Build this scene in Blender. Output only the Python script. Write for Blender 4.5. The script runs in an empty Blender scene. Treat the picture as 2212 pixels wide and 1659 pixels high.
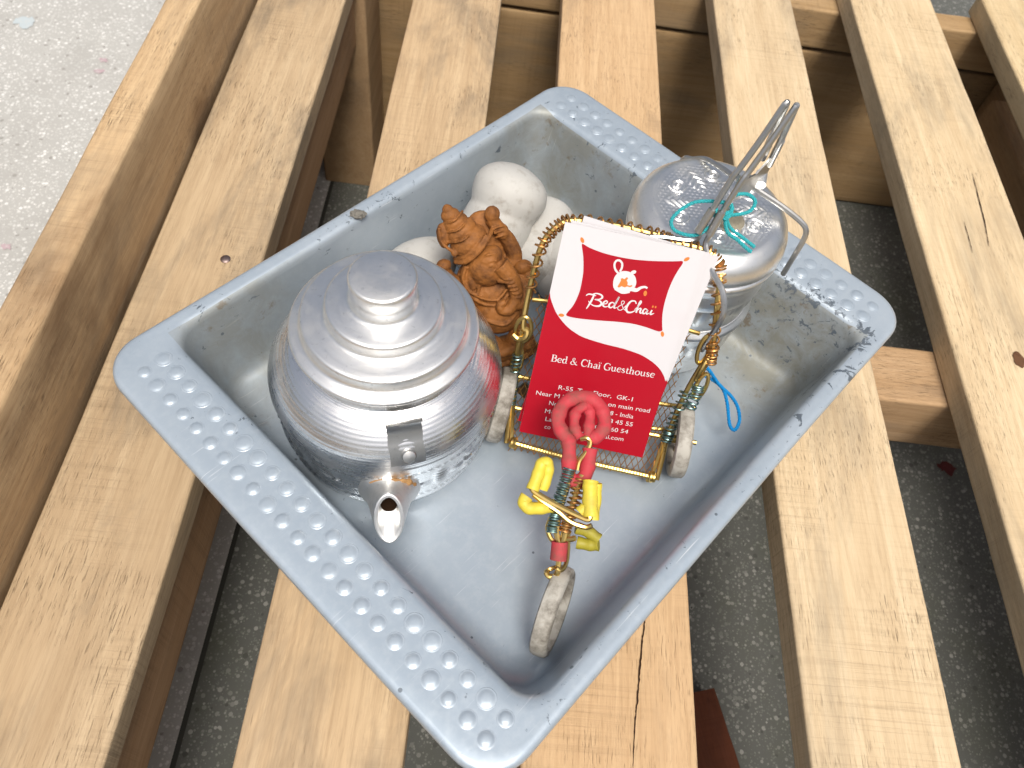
import bpy, bmesh, math, random
import numpy as np
from mathutils import Vector, Matrix, noise as mnoise

# ------------------------------------------------------------------ camera, world, sun, exposure
MM = 0.001
sc = bpy.context.scene
col = sc.collection
CAMZ = 330.0
_a, _r, _w = .998, .1983, .1007
FW = np.array([math.sin(_w)*math.cos(_a), math.cos(_w)*math.cos(_a), -math.sin(_a)])
_r0 = np.array([math.cos(_w), -math.sin(_w), 0.0]); _u0 = np.cross(_r0, FW)
RT = math.cos(_r)*_r0 + math.sin(_r)*_u0
UP = -math.sin(_r)*_r0 + math.cos(_r)*_u0
cam_d = bpy.data.cameras.new('camera'); cam = bpy.data.objects.new('camera', cam_d); col.objects.link(cam)
cam.matrix_world = Matrix(((RT[0], UP[0], -FW[0], 0), (RT[1], UP[1], -FW[1], 0), (RT[2], UP[2], -FW[2], CAMZ*MM), (0, 0, 0, 1)))
cam_d.sensor_width = 36; cam_d.lens = 36*1680/2212
cam_d.clip_start = 0.01; cam_d.clip_end = 200
cam_d.dof.use_dof = True; cam_d.dof.focus_distance = 0.335; cam_d.dof.aperture_fstop = 20
sc.camera = cam

SUN_EL = math.radians(64); SUN_AZ_VEC = (0.16, -0.987)       # where the light comes from
world = bpy.data.worlds.new('World'); sc.world = world; world.use_nodes = True
wn = world.node_tree; bg = wn.nodes['Background']
sky = wn.nodes.new('ShaderNodeTexSky'); sky.sky_type = 'NISHITA'; sky.sun_disc = False
sky.sun_elevation = SUN_EL; sky.sun_rotation = math.atan2(SUN_AZ_VEC[0], SUN_AZ_VEC[1])
sky.air_density = 1.0; sky.dust_density = 7.0; sky.ozone_density = 1.0
hs = wn.nodes.new('ShaderNodeHueSaturation'); hs.inputs['Saturation'].default_value = .55      # hazy, whitish city sky
wn.links.new(sky.outputs[0], hs.inputs['Color']); wn.links.new(hs.outputs[0], bg.inputs[0]); bg.inputs[1].default_value = 0.092
sun_d = bpy.data.lights.new('sun', 'SUN'); sun = bpy.data.objects.new('sun', sun_d); col.objects.link(sun)
sun_d.energy = 2.1; sun_d.angle = math.radians(18); sun_d.color = (1.0, 0.95, 0.86)
_d = Vector((SUN_AZ_VEC[0]*math.cos(SUN_EL), SUN_AZ_VEC[1]*math.cos(SUN_EL), math.sin(SUN_EL)))
sun.rotation_euler = _d.to_track_quat('Z', 'Y').to_euler(); sun.location = (-.6, -.8, 1.4)
sc.view_settings.view_transform = 'Standard'; sc.view_settings.look = 'None'
sc.view_settings.gamma = 1.0; sc.view_settings.use_curve_mapping = False
sc.view_settings.exposure = 0.55

# ------------------------------------------------------------------ frames (millimetres; deck top is z = 0)
TH = .8756; TO = np.array([28.3, 207.6, 0.0])
E1 = np.array([math.cos(TH), math.sin(TH), 0.0]); E2 = np.array([-math.sin(TH), math.cos(TH), 0.0]); EZ = np.array([0, 0, 1.0])
def TW(u, v, z): return TO + u*E1 + v*E2 + z*EZ                  # tray frame
_f = np.array([-.83, -.557]); _f /= np.hypot(*_f)
CF = _f[0]*E1 + _f[1]*E2; CS = -np.cross(CF, EZ)
if CS @ E2 < 0: CS = -CS
CO = TW(-0.6, -39.1, 0)
def CW(x, s, z): return CO + x*CF + s*CS + z*EZ                  # cart frame: forward, sideways, up
rnd = random.Random(7)

# ------------------------------------------------------------------ mesh helpers
class MB:
    def __init__(self): self.v = []; self.f = []
    def add(self, vf):
        v, f = vf; n = len(self.v)
        self.v += [tuple(p) for p in v]; self.f += [tuple(i+n for i in q) for q in f]; return self
def loft(rings, close_u=True, cap0=False, cap1=False):
    v = []; f = []; n = len(rings[0])
    for r in rings: v += [tuple(p) for p in r]
    for k in range(len(rings)-1):
        for i in range(n if close_u else n-1):
            j = (i+1) % n; f.append((k*n+i, k*n+j, (k+1)*n+j, (k+1)*n+i))
    if cap0: f.append(tuple(range(n-1, -1, -1)))
    if cap1: f.append(tuple((len(rings)-1)*n+i for i in range(n)))
    return v, f
def spline(pts, k=8, closed=False):
    P = [np.array(p, float) for p in pts]; n = len(P); out = []
    g = (lambda i: P[i % n]) if closed else (lambda i: P[max(0, min(n-1, i))])
    for i in range(n if closed else n-1):
        a, b, c, d = g(i-1), g(i), g(i+1), g(i+2)
        for t in np.linspace(0, 1, k, endpoint=False):
            out.append(.5*((2*b)+(-a+c)*t+(2*a-5*b+4*c-d)*t*t+(-a+3*b-3*c+d)*t**3))
    if not closed: out.append(P[-1])
    return out
def frames(path):
    P = [np.array(p, float) for p in path]; T = []
    for i in range(len(P)):
        d = P[min(i+1, len(P)-1)]-P[max(i-1, 0)]; T.append(d/(np.linalg.norm(d)+1e-9))
    a = np.array([0, 0, 1.0]) if abs(T[0][2]) < .9 else np.array([1.0, 0, 0])
    n = np.cross(T[0], a); n /= np.linalg.norm(n); N = [n]
    for i in range(1, len(P)):
        n = N[-1]-T[i]*(N[-1] @ T[i]); n /= (np.linalg.norm(n)+1e-9); N.append(n)
    return P, T, N
def tube(path, r, n=8, caps=True, flat=1.0):
    P, T, N = frames(path); rings = []
    for i in range(len(P)):
        b = np.cross(T[i], N[i]); rr = r[i] if hasattr(r, '__len__') else r
        rings.append([P[i]+rr*(math.cos(t)*N[i]+flat*math.sin(t)*b) for t in np.linspace(0, 2*math.pi, n, endpoint=False)])
    return loft(rings, True, caps, caps)
def coil(path, R, turns, wr, n=6, per=12, wob=0.12, seed=1):
    q = random.Random(seed); P, T, N = frames(spline(path, 10)); m = len(P); out = []
    tot = int(turns*per)
    for k in range(tot+1):
        s = k/tot*(m-1); i = min(int(s), m-2); t = s-i
        p = P[i]*(1-t)+P[i+1]*t; nn = N[i]; b = np.cross(T[i], nn); a = 2*math.pi*k/per
        w = R*(1+wob*math.sin(k*.37+seed)*.6)
        out.append(p+w*(math.cos(a)*nn+math.sin(a)*b)+T[i]*wob*R*.5*math.sin(k*.21+seed*2))
    return tube(out, wr, n)
def lathe(profile, n=96, centre=(0, 0, 0), cap0=True, cap1=True, fn=None):
    rings = []
    for (r, z) in profile:
        ring = []
        for k in range(n):
            t = 2*math.pi*k/n; rr, zz = (r, z) if fn is None else fn(r, z, t)
            ring.append((centre[0]+rr*math.cos(t), centre[1]+rr*math.sin(t), centre[2]+zz))
        rings.append(ring)
    return loft(rings, True, cap0, cap1)
def rrect(hu, hv, r, z, n=8):
    out = []
    for cx, cy, a0 in ((hu-r, hv-r, 0), (-hu+r, hv-r, 90), (-hu+r, -hv+r, 180), (hu-r, -hv+r, 270)):
        for k in range(n+1):
            a = math.radians(a0+90*k/n); out.append((cx+r*math.cos(a), cy+r*math.sin(a), z))
    return out
def wloc(o):
    p = np.zeros(3)
    while o is not None: p += np.array(o.location)/MM; o = o.parent
    return p
def obj(name, vf, mat, parent=None, smooth=True, sharp=None, origin=None):
    """one mesh object; vertices are given in world millimetres"""
    v, f = (vf.v, vf.f) if isinstance(vf, MB) else vf
    base = wloc(parent) if parent is not None else (np.array(origin, float) if origin is not None else np.array(v).mean(0))
    me = bpy.data.meshes.new(name)
    me.from_pydata([tuple((np.array(p)-base)*MM) for p in v], [], f); me.validate()
    bm = bmesh.new(); bm.from_mesh(me); bmesh.ops.recalc_face_normals(bm, faces=bm.faces); bm.to_mesh(me); bm.free()
    if mat: me.materials.append(mat)
    o = bpy.data.objects.new(name, me); col.objects.link(o)
    if parent is not None: o.parent = parent
    else: o.location = base*MM
    if smooth:
        me.polygons.foreach_set('use_smooth', [True]*len(me.polygons))
        me.set_sharp_from_angle(angle=math.radians(sharp if sharp else 40))
    return o
def thing(name, label, cat, loc, group=None):
    o = bpy.data.objects.new(name, None); col.objects.link(o); o.location = np.array(loc, float)*MM
    o.empty_display_size = .01
    o['label'] = label; o['category'] = cat
    if group: o['group'] = group
    return o
def tag(o, label, cat, group=None):
    o['label'] = label; o['category'] = cat
    if group: o['group'] = group
    return o

# ------------------------------------------------------------------ material helpers
class NT:
    def __init__(self, name):
        self.m = bpy.data.materials.new(name); self.m.use_nodes = True
        self.t = self.m.node_tree; self.b = self.t.nodes['Principled BSDF']
    def n(self, typ, **kw):
        q = self.t.nodes.new('ShaderNode'+typ)
        for k, v in kw.items():
            if k.startswith('i_'):
                key = k[2:]; key = int(key) if key.isdigit() else key
                q.inputs[key].default_value = v
            else: setattr(q, k, v)
        return q
    def l(self, a, b): self.t.links.new(a, b)
    def coords(self, scale=(1, 1, 1), rand=False, out='Object'):
        tc = self.n('TexCoord'); mp = self.n('Mapping'); mp.inputs['Scale'].default_value = scale
        if rand:
            oi = self.n('ObjectInfo'); mu = self.n('VectorMath', operation='SCALE'); cb = self.n('CombineXYZ')
            for k in range(3): self.l(oi.outputs['Random'], cb.inputs[k])
            self.l(cb.outputs[0], mu.inputs[0]); mu.inputs['Scale'].default_value = 1.7
            ad = self.n('VectorMath', operation='ADD'); self.l(tc.outputs[out], ad.inputs[0]); self.l(mu.outputs[0], ad.inputs[1])
            self.l(ad.outputs[0], mp.inputs[0])
        else: self.l(tc.outputs[out], mp.inputs[0])
        return mp.outputs[0]
    def noise(self, vec, scale, detail=4, rough=.55, dist=0.0):
        q = self.n('TexNoise'); q.inputs['Scale'].default_value = scale; q.inputs['Detail'].default_value = detail
        q.inputs['Roughness'].default_value = rough; q.inputs['Distortion'].default_value = dist
        self.l(vec, q.inputs['Vector']); return q.outputs['Fac']
    def ramp(self, fac, stops, interp='LINEAR'):
        q = self.n('ValToRGB'); q.color_ramp.interpolation = interp; e = q.color_ramp.elements
        while len(e) < len(stops): e.new(.5)
        for k, (p, c) in enumerate(stops):
            e[k].position = p; e[k].color = (c, c, c, 1) if not hasattr(c, '__len__') else tuple(c)+(1,)
        self.l(fac, q.inputs[0]); return q.outputs[0]
    def mix(self, fac, a, b, mode='MIX'):
        q = self.n('Mix', data_type='RGBA', blend_type=mode)
        for s, x in ((q.inputs['Factor'], fac), (q.inputs['A'], a), (q.inputs['B'], b)):
            if hasattr(x, 'is_output'): self.l(x, s)
            elif hasattr(x, '__len__'): s.default_value = tuple(x)+(1,) if len(x) == 3 else x
            else: s.default_value = x
        return q.outputs['Result']
    def math(self, op, a, b=None):
        q = self.n('Math', operation=op)
        for k, x in enumerate((a, b)):
            if x is None: continue
            if hasattr(x, 'is_output'): self.l(x, q.inputs[k])
            else: q.inputs[k].default_value = x
        return q.outputs[0]
    def out(self, color=None, rough=None, metal=None, bump=None, bdist=.0002, bstr=1.0, spec=None):
        for key, x in (('Base Color', color), ('Roughness', rough), ('Metallic', metal), ('Specular IOR Level', spec)):
            if x is None: continue
            if hasattr(x, 'is_output'): self.l(x, self.b.inputs[key])
            elif hasattr(x, '__len__'): self.b.inputs[key].default_value = tuple(x)+(1,)
            else: self.b.inputs[key].default_value = x
        if bump is not None:
            q = self.n('Bump'); q.inputs['Distance'].default_value = bdist; q.inputs['Strength'].default_value = bstr
            self.l(bump, q.inputs['Height']); self.l(q.outputs[0], self.b.inputs['Normal'])
        return self.m

def wood(name, axis, pale, mid, dark, smudge=.5, burn=0.0):
    t = NT(name)
    def sc_(along, across): return (across, along, across) if axis == 'Y' else (along, across, across)
    g1 = t.noise(t.coords(sc_(5, 95), True), 1.0, 5, .6, .6)
    g2 = t.noise(t.coords(sc_(2.2, 26), True), 1.0, 5, .6, .3)
    wv = t.n('TexWave', wave_type='BANDS', bands_direction='X' if axis == 'Y' else 'Y'); t.l(t.coords(sc_(1.3, 24), True), wv.inputs[0])
    wv.inputs['Scale'].default_value = 1.2; wv.inputs['Distortion'].default_value = 3.0; wv.inputs['Detail'].default_value = 3
    wv.inputs['Detail Scale'].default_value = .9
    base = t.mix(t.ramp(g1, [(.36, 0.0), (.68, 1.0)]), mid, pale)
    base = t.mix(t.math('MULTIPLY', t.ramp(wv.outputs['Fac'], [(.35, 0.0), (.95, 1.0)]), .33), base, mid)
    base = t.mix(t.math('MULTIPLY', t.ramp(g2, [(.40, 0.0), (.78, 1.0)]), .45), base, dark)
    # pores: short dark dashes along the grain
    po = t.ramp(t.noise(t.coords(sc_(130, 2300), True), 1.0, 2, .6), [(.58, 0.0), (.72, 1.0)])
    pmask = t.ramp(t.noise(t.coords((22, 22, 22), True), 1.0, 3), [(.40, 0.0), (.62, 1.0)])
    pores = t.math('MULTIPLY', po, pmask)
    base = t.mix(t.math('MULTIPLY', pores, .75), base, tuple(c*.35 for c in dark))
    # saw marks across the grain
    sw = t.noise(t.coords(sc_(420, 9), True), 1.0, 3, .7, .4)
    smask = t.ramp(t.noise(t.coords(sc_(7, 16), True), 1.0, 2), [(.45, 0.0), (.66, 1.0)])
    saw = t.math('MULTIPLY', t.ramp(sw, [(.48, 0.0), (.85, 1.0)]), smask)
    fi = t.noise(t.coords(sc_(26, 620), True), 1.0, 6, .75)
    base = t.mix(t.math('MULTIPLY', t.ramp(fi, [(.44, 0.0), (.68, 1.0)]), .55), base, dark)
    base = t.mix(t.math('MULTIPLY', saw, .42), base, tuple(c*.45 for c in dark))
    # grey handling grime
    sm = t.ramp(t.noise(t.coords(sc_(7, 24), True), 1.0, 6, .68, .4), [(.50, 0.0), (.74, 1.0)])
    base = t.mix(t.math('MULTIPLY', sm, smudge), base, (.20, .165, .125))
    if burn:
        bn = t.ramp(t.noise(t.coords(sc_(9, 13), True), 1.0, 6, .62, .3), [(.50, 0.0), (.63, 1.0)])
        base = t.mix(t.math('MULTIPLY', bn, burn), base, (.115, .06, .028))
    oi = t.n('ObjectInfo'); base = t.mix(1.0, base, oi.outputs['Color'], 'MULTIPLY')
    h = t.math('SUBTRACT', t.math('MULTIPLY', g1, .5), t.math('ADD', t.math('MULTIPLY', pores, .6), t.math('MULTIPLY', saw, .5)))
    h = t.math('SUBTRACT', h, t.math('MULTIPLY', fi, .5))
    return t.out(base, t.ramp(g1, [(.3, .82), (.8, .64)]), 0.0, h, .0004, .9, .25)
def metal(name, colr, rough=.3, dirt=None, brushed=True, dirt_amt=.4, dscale=60, chipdark=None, rscale=900):
    t = NT(name); tc = t.n('TexCoord'); sx = t.n('SeparateXYZ'); t.l(tc.outputs['Object'], sx.inputs[0])
    r = t.math('SQRT', t.math('ADD', t.math('POWER', sx.outputs[0], 2.0), t.math('POWER', sx.outputs[1], 2.0)))
    cb = t.n('CombineXYZ'); t.l(r, cb.inputs[0]); t.l(sx.outputs[2], cb.inputs[1])
    ang = t.math('ARCTAN2', sx.outputs[1], sx.outputs[0]); t.l(t.math('MULTIPLY', ang, .004), cb.inputs[2])
    br = t.noise(cb.outputs[0], rscale, 4, .65)
    dn = t.noise(t.coords(), dscale, 6, .65); sp = t.noise(t.coords(), 420, 3, .6)
    base = colr
    if dirt: base = t.mix(t.math('MULTIPLY', t.ramp(dn, [(.46, 0.0), (.72, 1.0)]), dirt_amt), base, dirt)
    base = t.mix(t.math('MULTIPLY', t.ramp(sp, [(.62, 0.0), (.72, 1.0)]), .35), base, tuple(c*.45 for c in colr))
    ro = t.math('ADD', t.math('MULTIPLY', dn, .22), t.math('ADD', rough-.11, t.math('MULTIPLY', t.math('SUBTRACT', br, .5), .16)))
    return t.out(base, ro, t.ramp(dn, [(.5, 1.0), (.8, .8)]), br if brushed else sp, .00012, .35 if brushed else .25)
def plain(name, colr, rough=.5, dirt=(.1, .08, .06), amt=.35, scale=150, spec=.5, sub=0, bump=.3, metal_=0.0, lo=.5):
    t = NT(name); dn = t.noise(t.coords(), scale, 6, .65)
    base = t.mix(t.math('MULTIPLY', t.ramp(dn, [(lo, 0.0), (lo+.22, 1.0)]), amt), colr, dirt)
    m = t.out(base, t.ramp(dn, [(.3, max(0, rough-.1)), (.8, min(1, rough+.15))]), metal_, t.noise(t.coords(), scale*3, 4), .00025, bump, spec)
    if sub: t.b.inputs['Subsurface Weight'].default_value = sub; t.b.inputs['Subsurface Radius'].default_value = (.002, .0015, .001)
    return m

M_slat = wood('pale_sawn_wood', 'Y', (.59, .47, .32), (.50, .38, .245), (.345, .24, .14), .65)
M_worn = wood('grimy_sawn_wood', 'Y', (.57, .45, .305), (.47, .355, .23), (.29, .205, .125), 1.0)
M_rail = wood('scorched_sawn_wood', 'Y', (.60, .47, .31), (.48, .355, .22), (.30, .20, .11), .7, .5)
M_beam = wood('sawn_wood_crosswise', 'X', (.46, .335, .20), (.37, .255, .14), (.235, .15, .075), .7)

# ------------------------------------------------------------------ tray material
def tray_material():
    t = NT('grey_blue_enamelled_steel'); v = t.coords()
    big = t.noise(v, 9, 4, .55); fine = t.noise(v, 260, 5, .7); mid = t.noise(v, 45, 5, .6)
    base = t.mix(t.ramp(big, [(.3, 0.0), (.7, 1.0)]), (.31, .37, .435), (.395, .45, .505))
    base = t.mix(t.math('MULTIPLY', t.ramp(t.noise(v, 28, 6, .65), [(.45, 0.0), (.75, 1.0)]), .45), base, (.25, .305, .365))
    base = t.mix(t.math('MULTIPLY', t.ramp(fine, [(.45, 0.0), (.75, 1.0)]), .34), base, (.46, .505, .54))
    # scratches: two stretched noises
    s1 = t.n('Mapping'); s1.inputs['Rotation'].default_value = (0, 0, .7); s1.inputs['Scale'].default_value = (30, 1400, 60); t.l(v, s1.inputs[0])
    sc1 = t.ramp(t.noise(s1.outputs[0], 1.0, 2), [(.665, 0.0), (.73, 1.0)])
    base = t.mix(t.math('MULTIPLY', t.math('MULTIPLY', sc1, t.ramp(mid, [(.45, 0.0), (.62, 1.0)])), .75), base, (.66, .69, .72))
    # grime pooled towards two corners of the pan and along the far wall (stains of their own shape)
    sx = t.n('SeparateXYZ'); t.l(v, sx.inputs[0])
    inner = t.math('MULTIPLY', t.math('LESS_THAN', t.math('ABSOLUTE', sx.outputs[0]), .1175), t.math('LESS_THAN', t.math('ABSOLUTE', sx.outputs[1]), .1065))
    def blob(cx, cy, r):
        d = t.n('VectorMath', operation='DISTANCE'); cb = t.n('CombineXYZ'); t.l(sx.outputs[0], cb.inputs[0]); t.l(sx.outputs[1], cb.inputs[1])
        t.l(cb.outputs[0], d.inputs[0]); d.inputs[1].default_value = (cx, cy, 0)
        q = t.n('MapRange'); q.inputs['From Min'].default_value = r; q.inputs['From Max'].default_value = r*.25; t.l(d.outputs['Value'], q.inputs['Value']); return q.outputs[0]
    stain = t.math('MAXIMUM', t.math('MAXIMUM', blob(.112, -.075, .062), t.math('MULTIPLY', blob(.114, .085, .07), .85)), t.math('MAXIMUM', t.math('MULTIPLY', blob(-.09, .104, .055), .7), t.math('MULTIPLY', blob(.114, .02, .07), .6)))
    patch = t.noise(v, 55, 6, .68, .5)
    wet = t.math('MULTIPLY', t.math('MULTIPLY', stain, inner), t.ramp(patch, [(.30, .35), (.58, 1.0)]))
    base = t.mix(t.math('MULTIPLY', wet, .85), base, t.mix(t.noise(v, 90, 4), (.17, .165, .13), (.27, .255, .20)))
    rust = t.math('MULTIPLY', t.math('MULTIPLY', stain, inner), t.ramp(t.noise(v, 80, 5, .7), [(.60, 0.0), (.68, 1.0)]))
    base = t.mix(t.math('MULTIPLY', rust, .7), base, (.16, .10, .035))
    # chips: ragged flakes, denser round the inner edge of the rim and near the worn end
    dx = t.math('SUBTRACT', t.math('ABSOLUTE', sx.outputs[0]), .1185); dy = t.math('SUBTRACT', t.math('ABSOLUTE', sx.outputs[1]), .1075)
    edge = t.math('MAXIMUM', dx, dy); er = t.n('MapRange'); t.l(t.math('ABSOLUTE', edge), er.inputs['Value'])
    er.inputs['From Min'].default_value = .012; er.inputs['From Max'].default_value = .0; er.inputs['To Max'].default_value = .115
    worn = t.math('MULTIPLY', blob(.11, -.09, .08), .085)
    cn = t.math('ADD', t.noise(v, 165, 7, .72, .8), t.math('ADD', er.outputs[0], worn))
    cmask = t.math('ADD', t.math('MULTIPLY', t.noise(v, 30, 2), .16), -.08)
    chips = t.ramp(t.math('ADD', cn, cmask), [(.72, 0.0), (.74, 1.0)])
    ch2 = t.math('MULTIPLY', t.ramp(t.noise(v, 300, 6, .7, .6), [(.655, 0.0), (.675, 1.0)]), t.ramp(t.noise(v, 24, 3), [(.50, 0.0), (.60, 1.0)]))
    chips = t.math('MAXIMUM', chips, t.math('MULTIPLY', ch2, .85))
    vo = t.n('TexVoronoi', feature='F1'); t.l(v, vo.inputs['Vector']); vo.inputs['Scale'].default_value = 105; vo.inputs['Randomness'].default_value = 1
    sepc = t.n('SeparateColor'); t.l(vo.outputs['Color'], sepc.inputs[0])
    spots = t.math('MULTIPLY', t.math('LESS_THAN', vo.outputs['Distance'], t.math('MULTIPLY', sepc.outputs[1], .11)), t.math('GREATER_THAN', sepc.outputs[0], .70))
    chips = t.math('MAXIMUM', chips, t.math('MULTIPLY', spots, .9))
    base = t.mix(chips, base, t.mix(t.noise(v, 200, 3), (.085, .115, .15), (.15, .165, .18)))
    rough = t.math('ADD', t.math('MULTIPLY', fine, .18), t.math('ADD', .28, t.math('MULTIPLY', wet, .25)))
    h = t.math('SUBTRACT', t.math('MULTIPLY', fine, .25), chips)
    return t.out(base, rough, .35, h, .00015, .3)
M_tray = tray_material()
M_cast = metal('cast_aluminium', (.80, .80, .79), .48, (.48, .46, .42), False, .5, 90)
M_alu = metal('spun_aluminium', (.87, .87, .86), .35, (.50, .47, .42), True, .45, 45)
M_alu_can = metal('dull_embossed_aluminium', (.80, .80, .79), .36, (.45, .43, .40), True, .4, 70, None, 700)
M_alu_emb = metal('embossed_aluminium', (.82, .82, .82), .27, (.42, .42, .42), True, .4, 70, None, 700)
M_steel = metal('dull_steel_wire', (.52, .52, .51), .33, (.25, .23, .2), False, .5, 90)
M_brass = metal('brass_wire', (.62, .44, .15), .32, (.26, .17, .06), False, .6, 130)
M_copper = metal('copper_coil_wire', (.62, .33, .12), .38, (.25, .13, .05), False, .5, 150)
M_green = metal('greenish_coil_wire', (.22, .34, .33), .36, (.10, .16, .15), False, .5, 160)
M_red = plain('red_rubber_tube', (.42, .038, .05), .65, (.17, .07, .055), .8, 130, .25, bump=.8, lo=.46)
M_yellow = plain('yellow_rubber_tube', (.60, .48, .05), .5, (.24, .19, .06), .5, 110, .35)
M_olive = plain('grimy_yellow_rubber', (.30, .26, .025), .55, (.12, .10, .03), .6, 110, .35)
M_wheel = plain('dirty_white_wheel', (.38, .36, .32), .65, (.10, .085, .065), .85, 110, .35, lo=.42)
M_stone = plain('white_marble', (.44, .43, .405), .6, (.20, .165, .125), .62, 130, .4, .03, lo=.53, bump=.5)
M_terra = plain('terracotta', (.26, .098, .021), .7, (.075, .027, .008), .85, 120, .35, bump=.6, lo=.45)
M_paper = plain('white_card', (.54, .525, .54), .42, (.50, .455, .47), .3, 60, .4, bump=.03)
M_pred = plain('red_print', (.33, .002, .012), .5, (.28, .003, .011), .3, 60, .2, bump=.03)
M_pwhite = plain('white_print', (.58, .56, .565), .45, (.5, .46, .46), .2, 60, .4, bump=.03)
M_porange = plain('orange_print', (.56, .17, .03), .45, (.5, .14, .02), .2, 60, .4, bump=.03)
M_thread_t = plain('turquoise_thread', (.035, .33, .36), .85, (.03, .25, .28), .5, 900, .2, bump=1)
M_thread_b = plain('blue_thread', (.005, .20, .48), .85, (.004, .10, .28), .5, 900, .2, bump=1)
M_cut = metal('freshly_cut_aluminium', (.92, .92, .91), .55, None, False)
M_nail = metal('rusty_nail_head', (.26, .20, .19), .5, (.12, .06, .04), False, .7, 300)
M_dark = plain('dark_crack_and_bore_shade', (.035, .018, .01), .9, (.02, .01, .006), .3, 300, .1)
M_knob = plain('corroded_knob', (.27, .24, .18), .6, (.10, .085, .06), .7, 220, .4, bump=.8, metal_=.35)
M_gum = plain('grey_grit', (.16, .15, .13), .8, (.05, .05, .045), .6, 500, .3, bump=1)

# ------------------------------------------------------------------ ground
def ground_material():
    t = NT('terrazzo'); tc = t.n('TexCoord'); v = tc.outputs['Object']
    def chips(scale, thr):
        vo = t.n('TexVoronoi', feature='F1'); t.l(v, vo.inputs['Vector']); vo.inputs['Scale'].default_value = scale
        s = t.n('SeparateColor'); t.l(vo.outputs['Color'], s.inputs[0])
        a = t.math('LESS_THAN', vo.outputs['Distance'], t.math('ADD', .22, t.math('MULTIPLY', s.outputs[2], .25)))
        return t.math('MULTIPLY', a, t.math('GREATER_THAN', s.outputs[0], thr)), s.outputs[1]
    sx = t.n('SeparateXYZ'); t.l(v, sx.inputs[0])
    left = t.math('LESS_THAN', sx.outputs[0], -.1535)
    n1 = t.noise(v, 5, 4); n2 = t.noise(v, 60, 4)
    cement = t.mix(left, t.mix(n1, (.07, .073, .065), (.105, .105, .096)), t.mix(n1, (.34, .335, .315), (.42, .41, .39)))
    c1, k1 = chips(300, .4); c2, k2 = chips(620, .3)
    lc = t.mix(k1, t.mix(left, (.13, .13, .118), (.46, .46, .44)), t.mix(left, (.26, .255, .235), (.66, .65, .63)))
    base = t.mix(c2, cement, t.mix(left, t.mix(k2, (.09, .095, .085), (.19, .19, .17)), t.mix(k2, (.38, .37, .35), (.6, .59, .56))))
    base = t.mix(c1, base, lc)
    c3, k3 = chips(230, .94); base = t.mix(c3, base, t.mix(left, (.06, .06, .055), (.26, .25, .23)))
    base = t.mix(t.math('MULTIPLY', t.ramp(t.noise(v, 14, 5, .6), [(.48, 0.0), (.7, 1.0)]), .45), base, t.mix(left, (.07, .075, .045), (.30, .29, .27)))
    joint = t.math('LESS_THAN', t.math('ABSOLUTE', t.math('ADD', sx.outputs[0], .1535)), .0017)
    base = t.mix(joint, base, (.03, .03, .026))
    return t.out(base, t.ramp(n2, [(.3, .55), (.8, .75)]), 0.0, t.math('ADD', c1, n2), .0003, .3, .4)
GZ = -216.0
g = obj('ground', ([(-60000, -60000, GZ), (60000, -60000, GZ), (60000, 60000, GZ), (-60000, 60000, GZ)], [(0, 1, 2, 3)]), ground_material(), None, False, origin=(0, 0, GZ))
g['kind'] = 'structure'; g['label'] = 'speckled grey terrazzo floor beneath and beside the wooden bench'; g['category'] = 'floor'
del g['category']
M_stred = plain('dark_red_stain', (.085, .012, .012), .7, (.05, .006, .006), .5, 300, .3)
M_stpink = plain('faded_pink_stain', (.40, .30, .32), .7, (.46, .45, .43), .95, 250, .3)
M_stblue = plain('pale_blue_paint_fleck', (.40, .45, .47), .7, (.46, .46, .45), .9, 250, .3)
for k, (x, y, r, m) in enumerate([(404.8, 316.4, 8, M_stred), (-413, 672, 6, M_stpink), (-415, 690, 5, M_stpink), (-512, 735, 13, M_stblue), (-408, 431, 5, M_stpink)]):
    q = random.Random(k); ring = [(x+r*(.45+.75*q.random())*math.cos(a), y+r*(.35+.7*q.random())*math.sin(a), GZ+.6) for a in np.linspace(0, 2*math.pi, 18, endpoint=False)]
    obj('stain', (ring, [tuple(range(18))]), m, g, False)

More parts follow.
